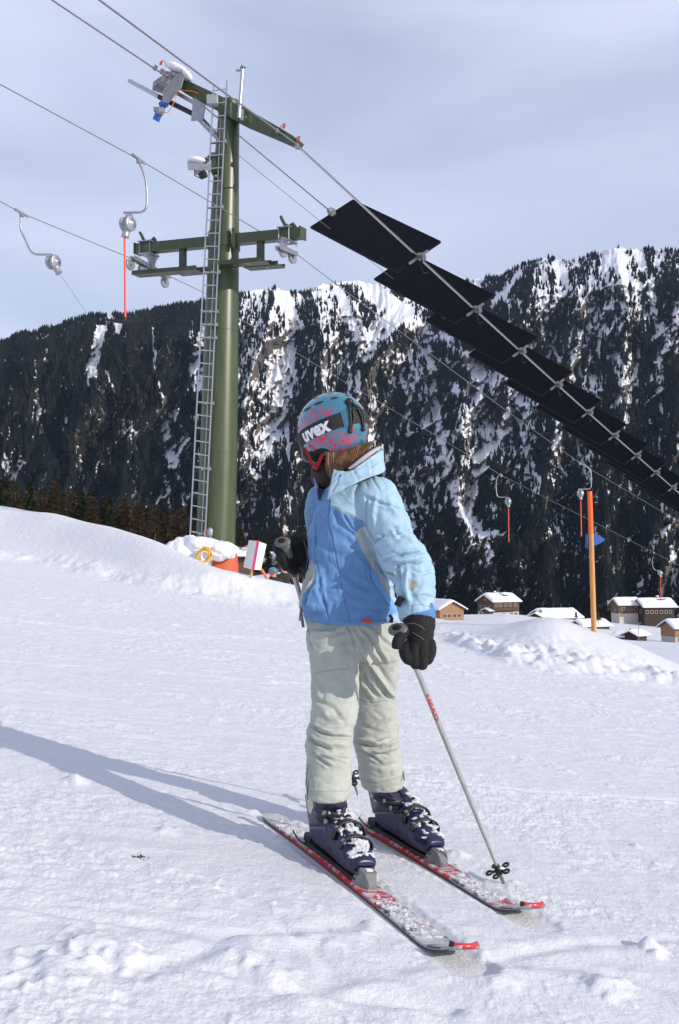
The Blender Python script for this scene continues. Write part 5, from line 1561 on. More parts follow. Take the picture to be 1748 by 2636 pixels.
# hem pleat at the far side
loft(JK, [(1440, 800, 860, 3.52, .08), (1500, 779, 860, 3.50, .10), (1560, 767, 860, 3.50, .11), (1572, 772, 860, 3.50, .10)], exp_=2.2)
o = JK.build('jacket', M_jkt, skier)
remesh(o, .0032, 22)
c7 = lambda x, y: (680 + x / 3.136, 980 + y / 3.136)
c8 = lambda x, y: (680 + x / 3.136, 1360 + y / 3.136)
def L7(*p): return [c7(*q) for q in p]
def L8(*p): return [c8(*q) for q in p]
jf = [
 (L8((950, 268), (1100, 222), (1285, 190)), 3.6, -.011), (L8((1040, 330), (1110, 290), (1265, 268)), 3.4, -.009), (L8((880, 115), (960, 75), (1180, 0)), 3.8, -.009), (L8((950, 240), (1100, 260), (1300, 225)), 6, .006),
 (L8((1075, 300), (1100, 480), (1130, 610)), 4.5, -.009), (L8((1160, 330), (1150, 480), (1170, 620)), 6, .006), (L8((1200, 340), (1290, 360), (1370, 330)), 4, -.005), (L8((1180, 560), (1280, 540), (1375, 560)), 4, -.005), (L8((1240, 440), (1320, 450), (1380, 420)), 4, -.004),
 (L8((1030, 480), (1060, 400), (1075, 370)), 4, .006), (L8((940, 300), (1000, 360), (1070, 385)), 3.0, -.008), (L8((960, 380), (1010, 420), (1060, 430)), 3, -.004),
 (L7((820, 935), (970, 1000), (1135, 1045)), 4, -.006), (L7((930, 1260), (1020, 1220), (1130, 1190)), 3.5, -.009), (L7((900, 1290), (920, 1270), (960, 1240)), 3.5, -.006), (L7((850, 740), (900, 830), (940, 890)), 3, -.004), (L7((760, 790), (740, 900), (730, 960)), 5, -.004), (L7((830, 930), (820, 1060), (830, 1180)), 3.0, -.007), (L7((900, 930), (880, 1080), (900, 1200)), 6, .005),
 (L7((1000, 950), (1050, 1060), (1130, 1100)), 6, .004), (L7((1040, 1180), (1100, 1260), (1200, 1290)), 5, -.005),
 (L7((530, 940), (520, 1100), (540, 1317)), 1.7, -.004), (L8((535, 0), (570, 200), (640, 540), (700, 765)), 1.7, -.004), (L7((415, 990), (412, 1150), (415, 1317)), 2.0, -.004), (L8((415, 0), (412, 250), (480, 560), (525, 745)), 2.0, -.004),
 (L8((600, 330), (700, 420), (860, 500)), 7, -.005), (L8((420, 120), (520, 180), (640, 230)), 8, -.004), (L8((560, 420), (700, 540), (900, 600)), 7, -.004), (L8((450, 380), (440, 500), (500, 640)), 5, -.006), (L8((700, 640), (820, 640), (980, 680)), 6, -.004), (L8((600, 100), (720, 200), (840, 330)), 9, .004),
 (L7((560, 1020), (600, 1150), (760, 1270)), 7, -.005), (L7((640, 1080), (700, 1180), (760, 1220)), 3, -.006), (L8((860, 350), (880, 430), (960, 560), (1050, 690)), 2.0, -.006),
 (L8((380, 380), (330, 480), (290, 620)), 3, -.007), (L8((400, 420), (340, 540), (320, 640)), 3.0, -.007), (L8((640, 560), (560, 600), (540, 700)), 6, -.004),
 (L7((540, 1005), (650, 1060), (805, 1135), (850, 1220), (900, 1317)), 1.8, -.004)]
def jnoise(v, px, py, n_):
    a = fbm(px * .016 + v[:, 1] * 4, py * .022 - px * .01, 3, 321)
    c_ = 1 - np.abs(fbm(px * .022 + py * .012, py * .03 - px * .02 + v[:, 1] * 5, 3, 325)) * 2
    slv = sstep(1000, 1030, px)
    cr = np.clip(1 - 2.6 * np.abs(fbm(px * .014 + py * .010, py * .016 - px * .016, 2, 327)), 0, 1) ** 3
    cr2 = np.clip(1 - 3.0 * np.abs(fbm(px * .028 - py * .012, py * .030 + px * .022, 2, 329)), 0, 1) ** 3
    return .0045 * a + .0004 * c_ - (.0030 + .0005 * slv) * cr - (.0012 + .0003 * slv) * cr2
v, px, py, _ = sculpt(o, jf, jnoise)
ice = np.array([.33, .485, .60]); blue = np.array([.105, .235, .45]); gre = np.array([.34, .36, .345]); lin = np.array([.15, .33, .60])
def inpoly(px, py, poly):
    c = np.zeros(px.shape, bool); n = len(poly); j = n - 1
    for i in range(n):
        xi, yi = poly[i]; xj, yj = poly[j]
        c ^= ((yi > py) != (yj > py)) & (px < (xj - xi) * (py - yi) / (yj - yi + 1e-9) + xi)
        j = i
    return c
col = np.tile(ice, (len(v), 1))
armmask = inpoly(px, py, [(1000, 1240), (1140, 1300), (1160, 1640), (1016, 1640), (1006, 1510), (1010, 1490), (978, 1462), (964, 1440), (950, 1410), (938, 1362), (936, 1343), (930, 1300), (930, 1200)])
front = [(700, 1250), (812, 1255), (846, 1262), (852, 1300), (888, 1320), (937, 1343), (944, 1366), (958, 1400), (975, 1440), (990, 1475), (1030, 1560), (1040, 1640), (700, 1640)]
m = inpoly(px, py, front) & ~armmask
col[m] = blue
side = L7((808, 1178), (742, 1213), (742, 1317)) + L8((750, 90), (800, 190), (868, 305), (925, 385), (1020, 640), (1060, 700), (1080, 640), (1010, 440), (940, 360), (890, 240), (830, 100)) + L7((850, 1240),)
m = inpoly(px, py, side) & ~armmask; col[m] = gre
m = inpoly(px, py, L8((385, 250), (350, 330), (240, 540), (200, 560), (230, 680), (285, 640), (310, 560), (370, 470), (410, 400), (405, 300))); col[m] = gre
m = inpoly(px, py, L8((850, 360), (885, 335), (925, 400), (1085, 660), (1070, 700), (1040, 690), (880, 440))); col[m] = lin
m = inpoly(px, py, L8((1165, 400), (1240, 430), (1255, 455), (1190, 512), (1165, 490))); col[m] = gre * .8
for pts, w, cc in ((L7((540, 1005), (650, 1060), (805, 1135), (830, 1200), (880, 1280), (900, 1317)), 1.5, np.array([.30, .29, .22])), (L8((850, 110), (950, 225)), 1.5, np.array([.30, .29, .22])), (L8((930, 330), (1000, 365), (1070, 390)), 1.3, np.array([.30, .29, .22]))):
    q, _ = line_dist(px, py, pts); k = np.exp(-(q / w) ** 2)[:, None]; col = col * (1 - k) + cc * k
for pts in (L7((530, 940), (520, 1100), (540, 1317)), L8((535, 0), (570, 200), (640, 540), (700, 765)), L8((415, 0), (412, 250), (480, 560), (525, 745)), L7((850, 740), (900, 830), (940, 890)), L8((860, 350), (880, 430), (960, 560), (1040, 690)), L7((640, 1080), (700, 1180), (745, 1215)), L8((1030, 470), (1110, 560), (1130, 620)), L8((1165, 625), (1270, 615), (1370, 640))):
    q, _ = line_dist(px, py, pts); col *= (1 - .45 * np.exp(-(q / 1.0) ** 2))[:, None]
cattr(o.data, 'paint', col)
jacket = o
# collar: open standing shell
near = [(983, 1159, 3.55), (976, 1161, 3.47), (961, 1171, 3.42), (935, 1190, 3.395), (913, 1206, 3.385), (890, 1214, 3.385), (872, 1212, 3.39), (860, 1206, 3.40)]
nearb = [(986, 1206, 3.56), (988, 1214, 3.46), (975, 1222, 3.41), (945, 1232, 3.385), (905, 1250, 3.38), (875, 1266, 3.385), (855, 1278, 3.39), (842, 1288, 3.40)]
far = [(809, 1222, 3.50), (820, 1222, 3.58), (845, 1212, 3.64), (880, 1195, 3.68), (915, 1178, 3.70), (950, 1166, 3.68), (972, 1160, 3.63)]
farb = [(818, 1290, 3.46), (824, 1282, 3.54), (845, 1265, 3.62), (880, 1250, 3.67), (915, 1240, 3.69), (955, 1228, 3.67), (980, 1214, 3.63)]
top = np.array((far + near), float); bot = np.array((farb + nearb), float)
def rs(a, m):
    t = np.arange(len(a)); tt = np.linspace(0, len(a) - 1, m)
    return np.stack([cubic(t, a[:, c], tt) for c in range(a.shape[1])], 1)
T_ = rs(top, 70); B_ = rs(bot, 70)
V = []; pr = []
for j in range(15):
    s = j / 14
    for i in range(70):
        q = T_[i] * (1 - s) + B_[i] * s
        bul = 3.0 * math.sin(math.pi * s) * (1 if i > 35 else .4)
        p = at(q[0] + (bul * .4 if i > 45 and i < 55 else 0), q[1], q[2] - .004 * math.sin(math.pi * s) * (1 if i > 40 else -1) + .003 * float(noise2(i * .35, j * .3, 9)))
        V.append(p)
mbc = MB(); mbc.add(V, [tuple(f) for f in grid_quads(15, 70)], True)
co = mbc.build('collar', M_jkt, jacket)
sd = co.modifiers.new('s', 'SOLIDIFY'); sd.thickness = .012; sd.offset = 0
sb = co.modifiers.new('u', 'SUBSURF'); sb.levels = 1
bpy.context.view_layer.update(); bake(co)
sculpt(co, [(L7((560, 800), (700, 720), (850, 700), (945, 640)), 3, -.005), (L7((600, 840), (740, 780), (880, 735)), 3.5, .004), (L7((720, 720), (760, 800), (740, 860)), 3.5, -.005), (L7((850, 650), (870, 700), (860, 760)), 3, -.005), (L7((620, 740), (590, 820), (540, 900)), 3, -.004), (L7((600, 720), (720, 740), (850, 650), (940, 590)), 1.8, -.003)], lambda v, px, py, n_: .0022 * fbm(px * .05, py * .05, 3, 341))
v = me_np(co.data) + np.array(origin_of(co)); px, py = to_px(v)
vv = np.array([list(q) for q in V]); 
colr = np.tile(ice, (len(v), 1))
# rim and lining follow the ring order
best = ((v[:, None, :] - vv[None, :, :]) ** 2).sum(2).argmin(1); jj = best // 70; ii = best % 70
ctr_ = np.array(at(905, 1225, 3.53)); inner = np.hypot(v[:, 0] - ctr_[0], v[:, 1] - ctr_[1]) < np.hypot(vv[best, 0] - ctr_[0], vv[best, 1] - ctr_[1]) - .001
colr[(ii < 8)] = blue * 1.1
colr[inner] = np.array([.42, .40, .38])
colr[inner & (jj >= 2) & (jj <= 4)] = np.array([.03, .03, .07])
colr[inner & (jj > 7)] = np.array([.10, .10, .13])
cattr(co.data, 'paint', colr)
for nm, off, r_, m_ in (('collar_lining', 0, .0065, mat('pale lining cloth', (.42, .40, .38), .9)), ('lining_stripe', 5.5, .0050, mat('navy lining stripe', (.02, .02, .05), .8))):
    q_ = [(898, 1207, 3.40), (915, 1197, 3.40), (935, 1181, 3.405), (955, 1166, 3.42), (970, 1156, 3.46), (978, 1152, 3.52)]
    MB().tube([at(x - off * .5, y - off * .8, Y + .008 + off * .001) for x, y, Y in q_], [r_ * .6, r_ * 1.2, r_ * 1.3, r_ * 1.2, r_, r_ * .7], n=10).build(nm, m_, jacket)
# fine parts of the jacket
MB().box(at(944, 1599, 3.383), (.032, .006, .013), bev=.002).build('hem_label', M_redink, jacket)
MB().tube([at(1003, 1583, 3.40), at(1009, 1592, 3.395), at(1006, 1602, 3.39)], [.005, .006, .008], n=8).build('zip_pull', M_black, jacket)
MB().bar(at(777, 1562, 3.44), at(772, 1598, 3.43), .010, .005, up=(0, 1, 0)).build('hem_toggle', M_grey, jacket)
MB().box(at(1028, 1548, 3.25), (.022, .02, .035), Matrix.Rotation(.5, 3, 'Y'), bev=.005).build('cuff_tab', M_glv, jacket)
# blue inner cuff
cu = MB(); tubeS(cu, [(1076, 1560, 3.285, .050), (1081, 1584, 3.28, .053), (1084, 1603, 3.275, .047)]); ic = cu.build('inner_cuff', mat('blue inner cuff', (.07, .19, .42), .7, var=.2, vscale=60, bump=.3, bscale=120), jacket)

# ---- body: one continuous figure under the clothes
t1, p1 = plane_hit(700, 2106), plane_hit(1200, 2494)
t2, p2 = plane_hit(862, 2082), plane_hit(1376, 2380)
def on_ski(tail, tip, f, h=.019): return tail.lerp(tip, f) + PN * h
bt1 = on_ski(t1, p1, .410); bt2 = on_ski(t2, p2, .405)
fx1 = (p1 - t1).normalized(); fx2 = (p2 - t2).normalized()
sk = {
 'pelvis': (912, 1600, 3.53, .085), 'belly': (905, 1500, 3.53, .095), 'chest': (903, 1360, 3.53, .085), 'upper': (903, 1290, 3.53, .065), 'neck': (895, 1235, 3.53, .048), 'neck2': (878, 1195, 3.54, .048), 'head': (856, 1140, 3.56, .080), 'crown': (850, 1085, 3.56, .078), 'jaw': (822, 1170, 3.60, .050), 'chin': (808, 1188, 3.625, .030), 'nose': (790, 1150, 3.665, .020),
 'sl': (975, 1292, 3.46, .055), 'ul': (1003, 1360, 3.42, .042), 'el': (1048, 1440, 3.36, .038), 'wl': (1072, 1570, 3.285, .026), 'ml': (1078, 1625, 3.27, .028),
 'sr': (845, 1305, 3.62, .055), 'ur': (846, 1360, 3.68, .042), 'er': (850, 1425, 3.74, .038), 'wr': (806, 1438, 3.66, .026), 'mr': (775, 1430, 3.63, .028),
 'h1': (850, 1640, 3.50, .075), 'k1': (855, 1850, 3.41, .055), 'c1': (850, 1950, 3.37, .036), 'a1': (bt1 - fx1 * .075 + PN * .10, .020), 'f1': (bt1 + fx1 * .03 + PN * .060, .022), 't1': (bt1 + fx1 * .11 + PN * .045, .014),
 'h2': (970, 1640, 3.57, .075), 'k2': (972, 1850, 3.64, .055), 'c2': (978, 1940, 3.67, .036), 'a2': (bt2 - fx2 * .075 + PN * .10, .020), 'f2': (bt2 + fx2 * .03 + PN * .060, .022), 't2': (bt2 + fx2 * .11 + PN * .045, .014)}
sk = {k_: (v_ if len(v_) == 2 else (at(*v_[:3]), v_[3])) for k_, v_ in sk.items()}
names = list(sk); ix = {n: i for i, n in enumerate(names)}
ed = [('pelvis', 'belly'), ('belly', 'chest'), ('chest', 'upper'), ('upper', 'neck'), ('neck', 'neck2'), ('neck2', 'head'), ('head', 'crown'), ('head', 'jaw'), ('jaw', 'chin'), ('jaw', 'nose'), ('upper', 'sl'), ('sl', 'ul'), ('ul', 'el'), ('el', 'wl'), ('wl', 'ml'), ('upper', 'sr'), ('sr', 'ur'), ('ur', 'er'), ('er', 'wr'), ('wr', 'mr'), ('pelvis', 'h1'), ('h1', 'k1'), ('k1', 'c1'), ('c1', 'a1'), ('a1', 'f1'), ('f1', 't1'), ('pelvis', 'h2'), ('h2', 'k2'), ('k2', 'c2'), ('c2', 'a2'), ('a2', 'f2'), ('f2', 't2')]
og = origin_of(skier)
me = bpy.data.meshes.new('body'); me.from_pydata([tuple(sk[n][0] - og) for n in names], [(ix[a], ix[b_]) for a, b_ in ed], [])
body = link_mesh('body', me, M_skin, skier)
sm = body.modifiers.new('s', 'SKIN')
for i, n in enumerate(names): me.skin_vertices[0].data[i].radius = (sk[n][1], sk[n][1])
me.skin_vertices[0].data[0].use_root = True
body.modifiers.new('u', 'SUBSURF').levels = 2
bpy.context.view_layer.update(); bake(body)
body.data.materials.clear(); body.data.materials.append(M_skin)
for p in body.data.polygons: p.use_smooth = True

# ---- helmet
HC = at(856, 1103, 3.52)
fy = math.atan2(.84, -.54)
HR = Matrix.Rotation(math.radians(-15), 3, 'Y') @ Matrix.Rotation(fy, 3, 'Z')      # local x = face direction, y = left, z = up
def HL(x, y, z): return HC + HR @ Vector((x, y, z))
ha, hb, hcz = .146, .120, .127
def hpt(phi, th, k=1.0):
    """phi 0 front, pi/2 left; th elevation angle"""
    x, y, z = math.cos(th) * math.cos(phi), math.cos(th) * math.sin(phi), math.sin(th)
    back = max(0, -x)
    r_ = 1.0 + .03 * back
    zz = z * hcz if z > 0 else z * hcz * (1.0 + .15 * back)
    return Vector((x * ha * r_ * k, y * hb * (1 - .05 * max(0, -z)) * k, zz * k))
def zlow(phi):
    c = math.cos(phi)
    # forehead opening in front, ear cover at the side, nape behind
    f = max(0.0, c)
    return -1.02 + .06 * (1 - abs(math.sin(phi))) + (1.12 * (sstep(.45, .80, f)) if True else 0)
NPH, NTH = 260, 110
V = []; col = []
for j in range(NTH):
    for i in range(NPH):
        phi = 2 * math.pi * i / NPH
        zl = float(zlow(phi))
        th = zl * .80 + (math.pi / 2 - zl * .80) * (j / (NTH - 1))
        rdg = 1.0
        # raised centre shell line
        y = abs(math.cos(th) * math.sin(phi))
        groove = -.020 * math.exp(-((th - .62 + .25 * math.cos(phi)) / .035) ** 2)
        edge = .03 * math.exp(-(j / 2.0) ** 2) * 0
        p = hpt(phi, th, 1.0 + groove * .6)
        V.append(p)
        col.append((phi, th))
V = np.array([list(p) for p in V]); phis = np.array([c[0] for c in col]); ths = np.array([c[1] for c in col])
W = np.array([list(HC + HR @ Vector(p)) for p in V])
# paint
teal = np.array([.055, .215, .30]); pale = np.array([.22, .38, .45]); rd = np.array([.60, .03, .085])
cc = np.tile(teal, (len(V), 1))
u = phis * 3.2; w_ = ths * 3.0
n0 = fbm(u * .95 + .6 * noise2(w_ * 1.1, u * .8, 331), w_ * 1.0 + .7 * noise2(u * 1.0, w_ * .9, 332), 1, 333)
n1_ = noise2(u * 2.3, w_ * 1.1 + 4, 336)
zone = sstep(.0, .25, 2.75 - phis - .25 * n1_ + .5 * (ths < -.25)) * sstep(.5, .9, phis) * sstep(0, .12, .60 - ths + .08 * n1_)
zone = np.maximum(zone, sstep(3.55, 3.7, phis) * sstep(0, .2, .5 - ths) * sstep(0, .3, 5.0 - phis))
lines = np.clip((.42 - np.abs(np.sin(n0 * 9 + u * .5))) * 9, 0, 1) * zone
fill = sstep(.30, .34, noise2(u * 1.6, w_ * 1.6, 339)) * zone
k = np.clip(lines + fill * .7, 0, 1)[:, None]
cc = cc * (1 - k) + rd * k
hm = np_mesh('helmet', W - np.array(og), grid_quads(NTH, NPH, wrap=True))
cattr(hm, 'paint', cc)
m_h = bpy.data.materials.new('helmet shell'); m_h.use_nodes = True
b = m_h.node_tree.nodes['Principled BSDF']; a2 = m_h.node_tree.nodes.new('ShaderNodeAttribute'); a2.attribute_name = 'paint'
m_h.node_tree.links.new(a2.outputs['Color'], b.inputs['Base Color']); b.inputs['Roughness'].default_value = .24; b.inputs['Metallic'].default_value = .4; b.inputs['Coat Weight'].default_value = .6; b.inputs['Coat Roughness'].default_value = .12
helmet = link_mesh('helmet', hm, m_h, skier)
s_ = helmet.modifiers.new('s', 'SOLIDIFY'); s_.thickness = .014; s_.offset = -1; bpy.context.view_layer.update(); bake(helmet)
# padding dark inside the rim
mb = MB(); mb.blob(HL(-.006, 0, -.012), (.134, .112, .122), amp=0, sub=4, M=HR)
mb.v = [v_ for v_ in mb.v]
pad_ = mb
# only keep it above the rim by squashing its lower part
hv = []
for v_ in pad_.v:
    l = HR.transposed() @ (v_ - HC)
    if l.z < -.086: l.z = -.086
    if l.x > .075 and l.z < .03: l.x = .075
    hv.append(HC + HR @ l)
pad_.v = hv
pad_.build('helmet_padding', M_glv, helmet)
# vents: dark lens-shaped inserts
def patch(phi0, th0, lp, lt, rot=0.0, lift=1.006, n=20, rows=4):
    """oval patch lying on the shell"""
    vs = [HC + HR @ hpt(phi0, th0, lift)]
    for r_ in range(1, rows + 1):
        for k in range(n):
            a = 2 * math.pi * k / n
            du, dv = lp * math.cos(a) * r_ / rows, lt * math.sin(a) * r_ / rows
            uu = du * math.cos(rot) - dv * math.sin(rot); vv_ = du * math.sin(rot) + dv * math.cos(rot)
            vs.append(HC + HR @ hpt(phi0 + uu / max(.3, math.cos(th0)), th0 + vv_, lift if r_ < rows else lift - .012))
    fs = [(0, 1 + k, 1 + (k + 1) % n) for k in range(n)]
    for r_ in range(rows - 1):
        for k in range(n):
            fs.append((1 + r_ * n + k, 1 + (r_ + 1) * n + k, 1 + (r_ + 1) * n + (k + 1) % n, 1 + r_ * n + (k + 1) % n))
    return MB().add(vs, fs, True)
for (ph, th, a, b_, rt) in [(1.65, .70, .17, .05, .1), (2.20, .74, .15, .065, .0), (2.80, .76, .14, .065, 0), (3.5, .78, .13, .06, 0), (1.15, .75, .13, .045, .2), (4.1, .8, .13, .05, 0), (1.9, 1.10, .12, .035, 0), (2.9, 1.12, .12, .035, 0)]:
    patch(ph, th, a, b_, rt).build('vent', M_black, helmet)
# goggle strap: a band round the shell
def strap_th(phi): return -.06 - .10 * math.cos(phi)
def band(p0, p1, hw, lift, n=90, rows=6):
    V = []
    for j in range(rows + 1):
        for i in range(n + 1):
            phi = p0 + (p1 - p0) * i / n
            t = strap_th(phi) + hw * (2 * j / rows - 1)
            V.append(HC + HR @ hpt(phi, t, lift - (.012 if j in (0, rows) else 0)))
    return MB().add(V, [tuple(f) for f in grid_quads(rows + 1, n + 1)], True)
st = band(.62, 2 * math.pi - .62, .185, 1.030).build('goggle_strap', mat('black elastic strap', (.016, .016, .017), .75, bump=.2, bscale=500), helmet)
gc = band(2.74, 2.98, .212, 1.040, n=20).build('strap_slider', mat('clear blue strap slider', (.03, .12, .17), .25, coat=.5), st)
# strap lettering wrapped on the shell
def text_mesh(txt, size, offset=0.0, res=4):
    cu_ = bpy.data.curves.new('t', 'FONT'); cu_.body = txt; cu_.size = size; cu_.extrude = 0; cu_.align_x = 'CENTER'; cu_.align_y = 'CENTER'; cu_.resolution_u = res; cu_.offset = offset
    to = bpy.data.objects.new('t', cu_); COL.objects.link(to)
    tm = to.modifiers.new('r', 'REMESH') if False else None
    bpy.context.view_layer.update()
    me = bpy.data.meshes.new_from_object(to.evaluated_get(bpy.context.evaluated_depsgraph_get()))
    bpy.data.objects.remove(to)
    import bmesh
    bm = bmesh.new(); bm.from_mesh(me)
    bmesh.ops.triangulate(bm, faces=bm.faces[:])
    bmesh.ops.subdivide_edges(bm, edges=[e for e in bm.edges if e.calc_length() > size * .12], cuts=2, use_grid_fill=False)
    bmesh.ops.triangulate(bm, faces=bm.faces[:])
    bm.verts.index_update()
    V = [v_.co.copy() for v_ in bm.verts]; Fc = [[v_.index for v_ in f.verts] for f in bm.faces]
    bm.free()
    return V, Fc
V, Fc = text_mesh('uvex', .30, .013)
phi_c = 1.93
def tw(v_):
    phi = phi_c + v_.x * 1.50
    t = strap_th(phi) + v_.y * 1.60 - .015
    return HC + HR @ hpt(phi, t, 1.040)
MB().add([tw(v_) for v_ in V], [f for f in Fc], False).build('strap_lettering', M_whiteink, st)
# elastic cord retainer at the back
mb = MB()
for s, dx in ((0, -.07), (1, .05)):
    mb.tube([HC + HR @ hpt(3.16 + dx * .3, .48, 1.03), HC + HR @ hpt(3.16 + dx * 2.2, .22, 1.075), HC + HR @ hpt(3.16 + dx * 3.0, 0.0, 1.075), HC + HR @ hpt(3.16 + dx * 4, -.26, 1.03)], [.0042] * 4, n=8)
    mb.blob(HC + HR @ hpt(3.16 + dx * 4, -.30, 1.03), .0085, amp=0, sub=2)
    mb.tube([HC + HR @ hpt(3.19 + dx * .3, .50, 1.03), HC + HR @ hpt(3.26 + dx * 2.4, .22, 1.07), HC + HR @ hpt(3.26 + dx * 3.0, 0.0, 1.07), HC + HR @ hpt(3.20 + dx * 4, -.26, 1.03)], [.003] * 4, n=8)
mb.blob(HC + HR @ hpt(3.16, .47, 1.03), (.016, .014, .014), amp=0, sub=2)
mb.build('goggle_cord', M_black, helmet)
# goggles on the face
mb = MB(); V = []
for j in range(9):
    for i in range(41):
        a = -1.12 + 2.24 * i / 40
        t = (j / 8 - .5)
        zz = -.035 + t * .085 * (1 - .25 * abs(a) ** 2 * .5)
        rr = .150 - .02 * (2 * t) ** 4
        V.append(HL(rr * math.cos(a) * 1.0 + .005, rr * .72 * math.sin(a), zz))
mb.add(V, [tuple(f) for f in grid_quads(9, 41)], True)
gg = mb.build('goggles', mat('smoke goggle lens', (.02, .02, .022), .3), helmet)
sd = gg.modifiers.new('s', 'SOLIDIFY'); sd.thickness = .022; bpy.context.view_layer.update(); bake(gg)
mb = MB(); ringp = []
for i in range(48):
    a = 2 * math.pi * i / 48
    aa = 1.14 * math.cos(a); zz = -.035 + .046 * math.sin(a)
    ringp.append(HL(.152 * math.cos(aa) + .005, .152 * .72 * math.sin(aa), zz))
mb.tube(ringp, .007, n=8, closed=True); mb.build('goggle_frame', mat('dark goggle frame', (.10, .10, .105), .45), gg)
MB().blob(at(817, 1166, 3.50), (.030, .030, .036), amp=.08, sub=3).build('ear_pad', M_glv, helmet)
MB().blob(at(798, 1160, 3.53), (.024, .030, .032), amp=.08, sub=3).build('ear_pad', M_glv, helmet)
# red chin straps with buckle (photo: V shape under the ear)
mb = MB()
mb.bar(at(785, 1152, 3.47), at(806, 1200, 3.47), .008, .003, up=(0, 1, 0)); cs = mb.build('chin_strap', mat('red webbing', (.36, .008, .014), .7), helmet)
MB().bar(at(836, 1160, 3.45), at(814, 1203, 3.47), .013, .003, up=(0, 1, 0)).build('chin_strap', MATS['red webbing'], helmet)
MB().box(at(812, 1203, 3.468), (.022, .010, .016), Matrix.Rotation(.5, 3, 'Y'), bev=.003).build('buckle', MATS['red webbing'], helmet)
MB().tube([at(812, 1210, 3.47), at(830, 1212, 3.52), at(850, 1208, 3.60)], .007, n=8).build('strap_end', M_glv, helmet)
# dark brown blob put in for the shadow that fills the throat
mb = MB(); mb.blob(at(842, 1222, 3.55), (.060, .085, .055), seed=4, amp=.15, sub=3); mb.build('throat_shade', mat('throat shade brown', (.035, .022, .018), .95, bump=.3, bscale=80), skier)
# ---- hair
rg = random.Random(5)
hm_ = MB()
hm_.blob(at(888, 1185, 3.50), (.068, .070, .050), seed=2, amp=.12, sub=3)
hm_.blob(at(925, 1170, 3.50), (.045, .06, .035), seed=7, amp=.12, sub=3)
hm_.blob(at(856, 1200, 3.49), (.028, .05, .050), seed=8, amp=.12, sub=3)
hair = hm_.build('hair', None or M_hair, skier)
sb_ = MB()
for k in range(900):
    u = rg.random()
    x0 = 838 + u * 118; y0 = 1160 - 18 * u + rg.uniform(-3, 3); Y0 = 3.425 + .02 * abs(u - .4) + rg.uniform(0, .02)
    x1 = x0 + 8 - 52 * u + rg.uniform(-3, 3); y1 = 1226 - 26 * u + rg.uniform(-3, 3); Y1 = 3.420 + rg.uniform(0, .035)
    
    mx_, my = (x0 * .5 + x1 * .5) - 3 + 5 * math.sin(u * 11) + rg.uniform(-1.5, 1.5), (y0 + y1) / 2 + 6
    sb_.tube([at(x0, y0, Y0), at(mx_, my, Y0 - .012), at(x1, y1, Y1)], [.0014, .0016, .0009], n=4, cap=False)
sb_.build('hair_strands', mat('brown hair strands', (.13, .058, .023), .34, var=.5, vscale=70, spec=.5), hair)

# ---- gloves
def glove(name, cuffpts, fingers, thumb, seed):
    mb = MB()
    tubeS(mb, cuffpts, n=20)
    for f in fingers + [thumb]:
        r = np.array(f, float)
        tubeS(mb, f, n=12)
    o = mb.build(name, M_glv, skier)
    remesh(o, .0030, 3)
    v = me_np(o.data) + np.array(origin_of(o)); n_ = me_nrm(o.data)
    px, py = to_px(v)
    d = .0012 * (1 - np.abs(fbm(px * .06, py * .10, 3, seed)) * 2) + .0008 * noise2(px * .3, py * .3, seed + 3)
    v2 = v + n_ * d[:, None] - np.array(origin_of(o)); o.data.vertices.foreach_set('co', v2.astype(np.float32).ravel()); o.data.update()
    return o
# near glove, back of the hand to the viewer, fingers closing on the grip
g1 = glove('glove', [(1074, 1576, 3.285, .046), (1077, 1592, 3.28, .052), (1080, 1606, 3.27, .052), (1078, 1620, 3.262, .050), (1078, 1640, 3.258, .048), (1078, 1658, 3.255, .044), (1078, 1668, 3.255, .034)],
  [[(1050, 1652, 3.250, .021), (1042, 1676, 3.225, .0195), (1050, 1696, 3.205, .018), (1066, 1700, 3.215, .015)],
   [(1069, 1660, 3.232, .021), (1066, 1687, 3.215, .0200), (1070, 1708, 3.205, .018), (1082, 1706, 3.22, .014)],
   [(1089, 1660, 3.230, .021), (1090, 1688, 3.213, .0195), (1087, 1711, 3.205, .0175), (1090, 1712, 3.225, .013)],
   [(1106, 1652, 3.240, .019), (1110, 1674, 3.225, .0175), (1103, 1697, 3.212, .016), (1096, 1704, 3.225, .012)]],
  [(1052, 1618, 3.250, .020), (1034, 1634, 3.225, .0185), (1022, 1654, 3.210, .0165), (1020, 1670, 3.210, .0145)], 41)
for pts in ([(1048, 1606), (1066, 1604), (1085, 1613), (1102, 1632)], [(1062, 1628), (1085, 1642), (1104, 1660), (1116, 1680)]):
    MB().tube([at(x, y, 3.198 + .0009 * abs(x - 1075)) for x, y in pts], .0012, n=6).build('seam_piping', M_grey, g1)
# far glove raised at the side, thumb over the grip
g2 = glove('glove', [(812, 1436, 3.66, .046), (798, 1432, 3.62, .054), (782, 1428, 3.60, .056), (765, 1424, 3.585, .052), (750, 1420, 3.58, .046)],
  [[(752, 1402, 3.56, .026), (732, 1404, 3.53, .025), (718, 1412, 3.52, .022), (722, 1420, 3.545, .017)],
   [(752, 1420, 3.56, .025), (732, 1424, 3.53, .024), (726, 1438, 3.52, .021), (734, 1444, 3.54, .016)],
   [(756, 1436, 3.56, .024), (742, 1446, 3.53, .022), (736, 1456, 3.52, .019), (744, 1460, 3.54, .015)],
   [(764, 1448, 3.57, .022), (756, 1460, 3.55, .020), (756, 1468, 3.54, .017), (764, 1468, 3.555, .014)]],
  [(778, 1404, 3.57, .024), (762, 1394, 3.53, .021), (744, 1390, 3.515, .018), (730, 1392, 3.51, .015)], 43)
MB().tube([at(782, 1392, 3.50), at(788, 1410, 3.49), at(792, 1440, 3.50), at(788, 1462, 3.52)], .0014, n=6).build('seam_piping', M_grey, g2)

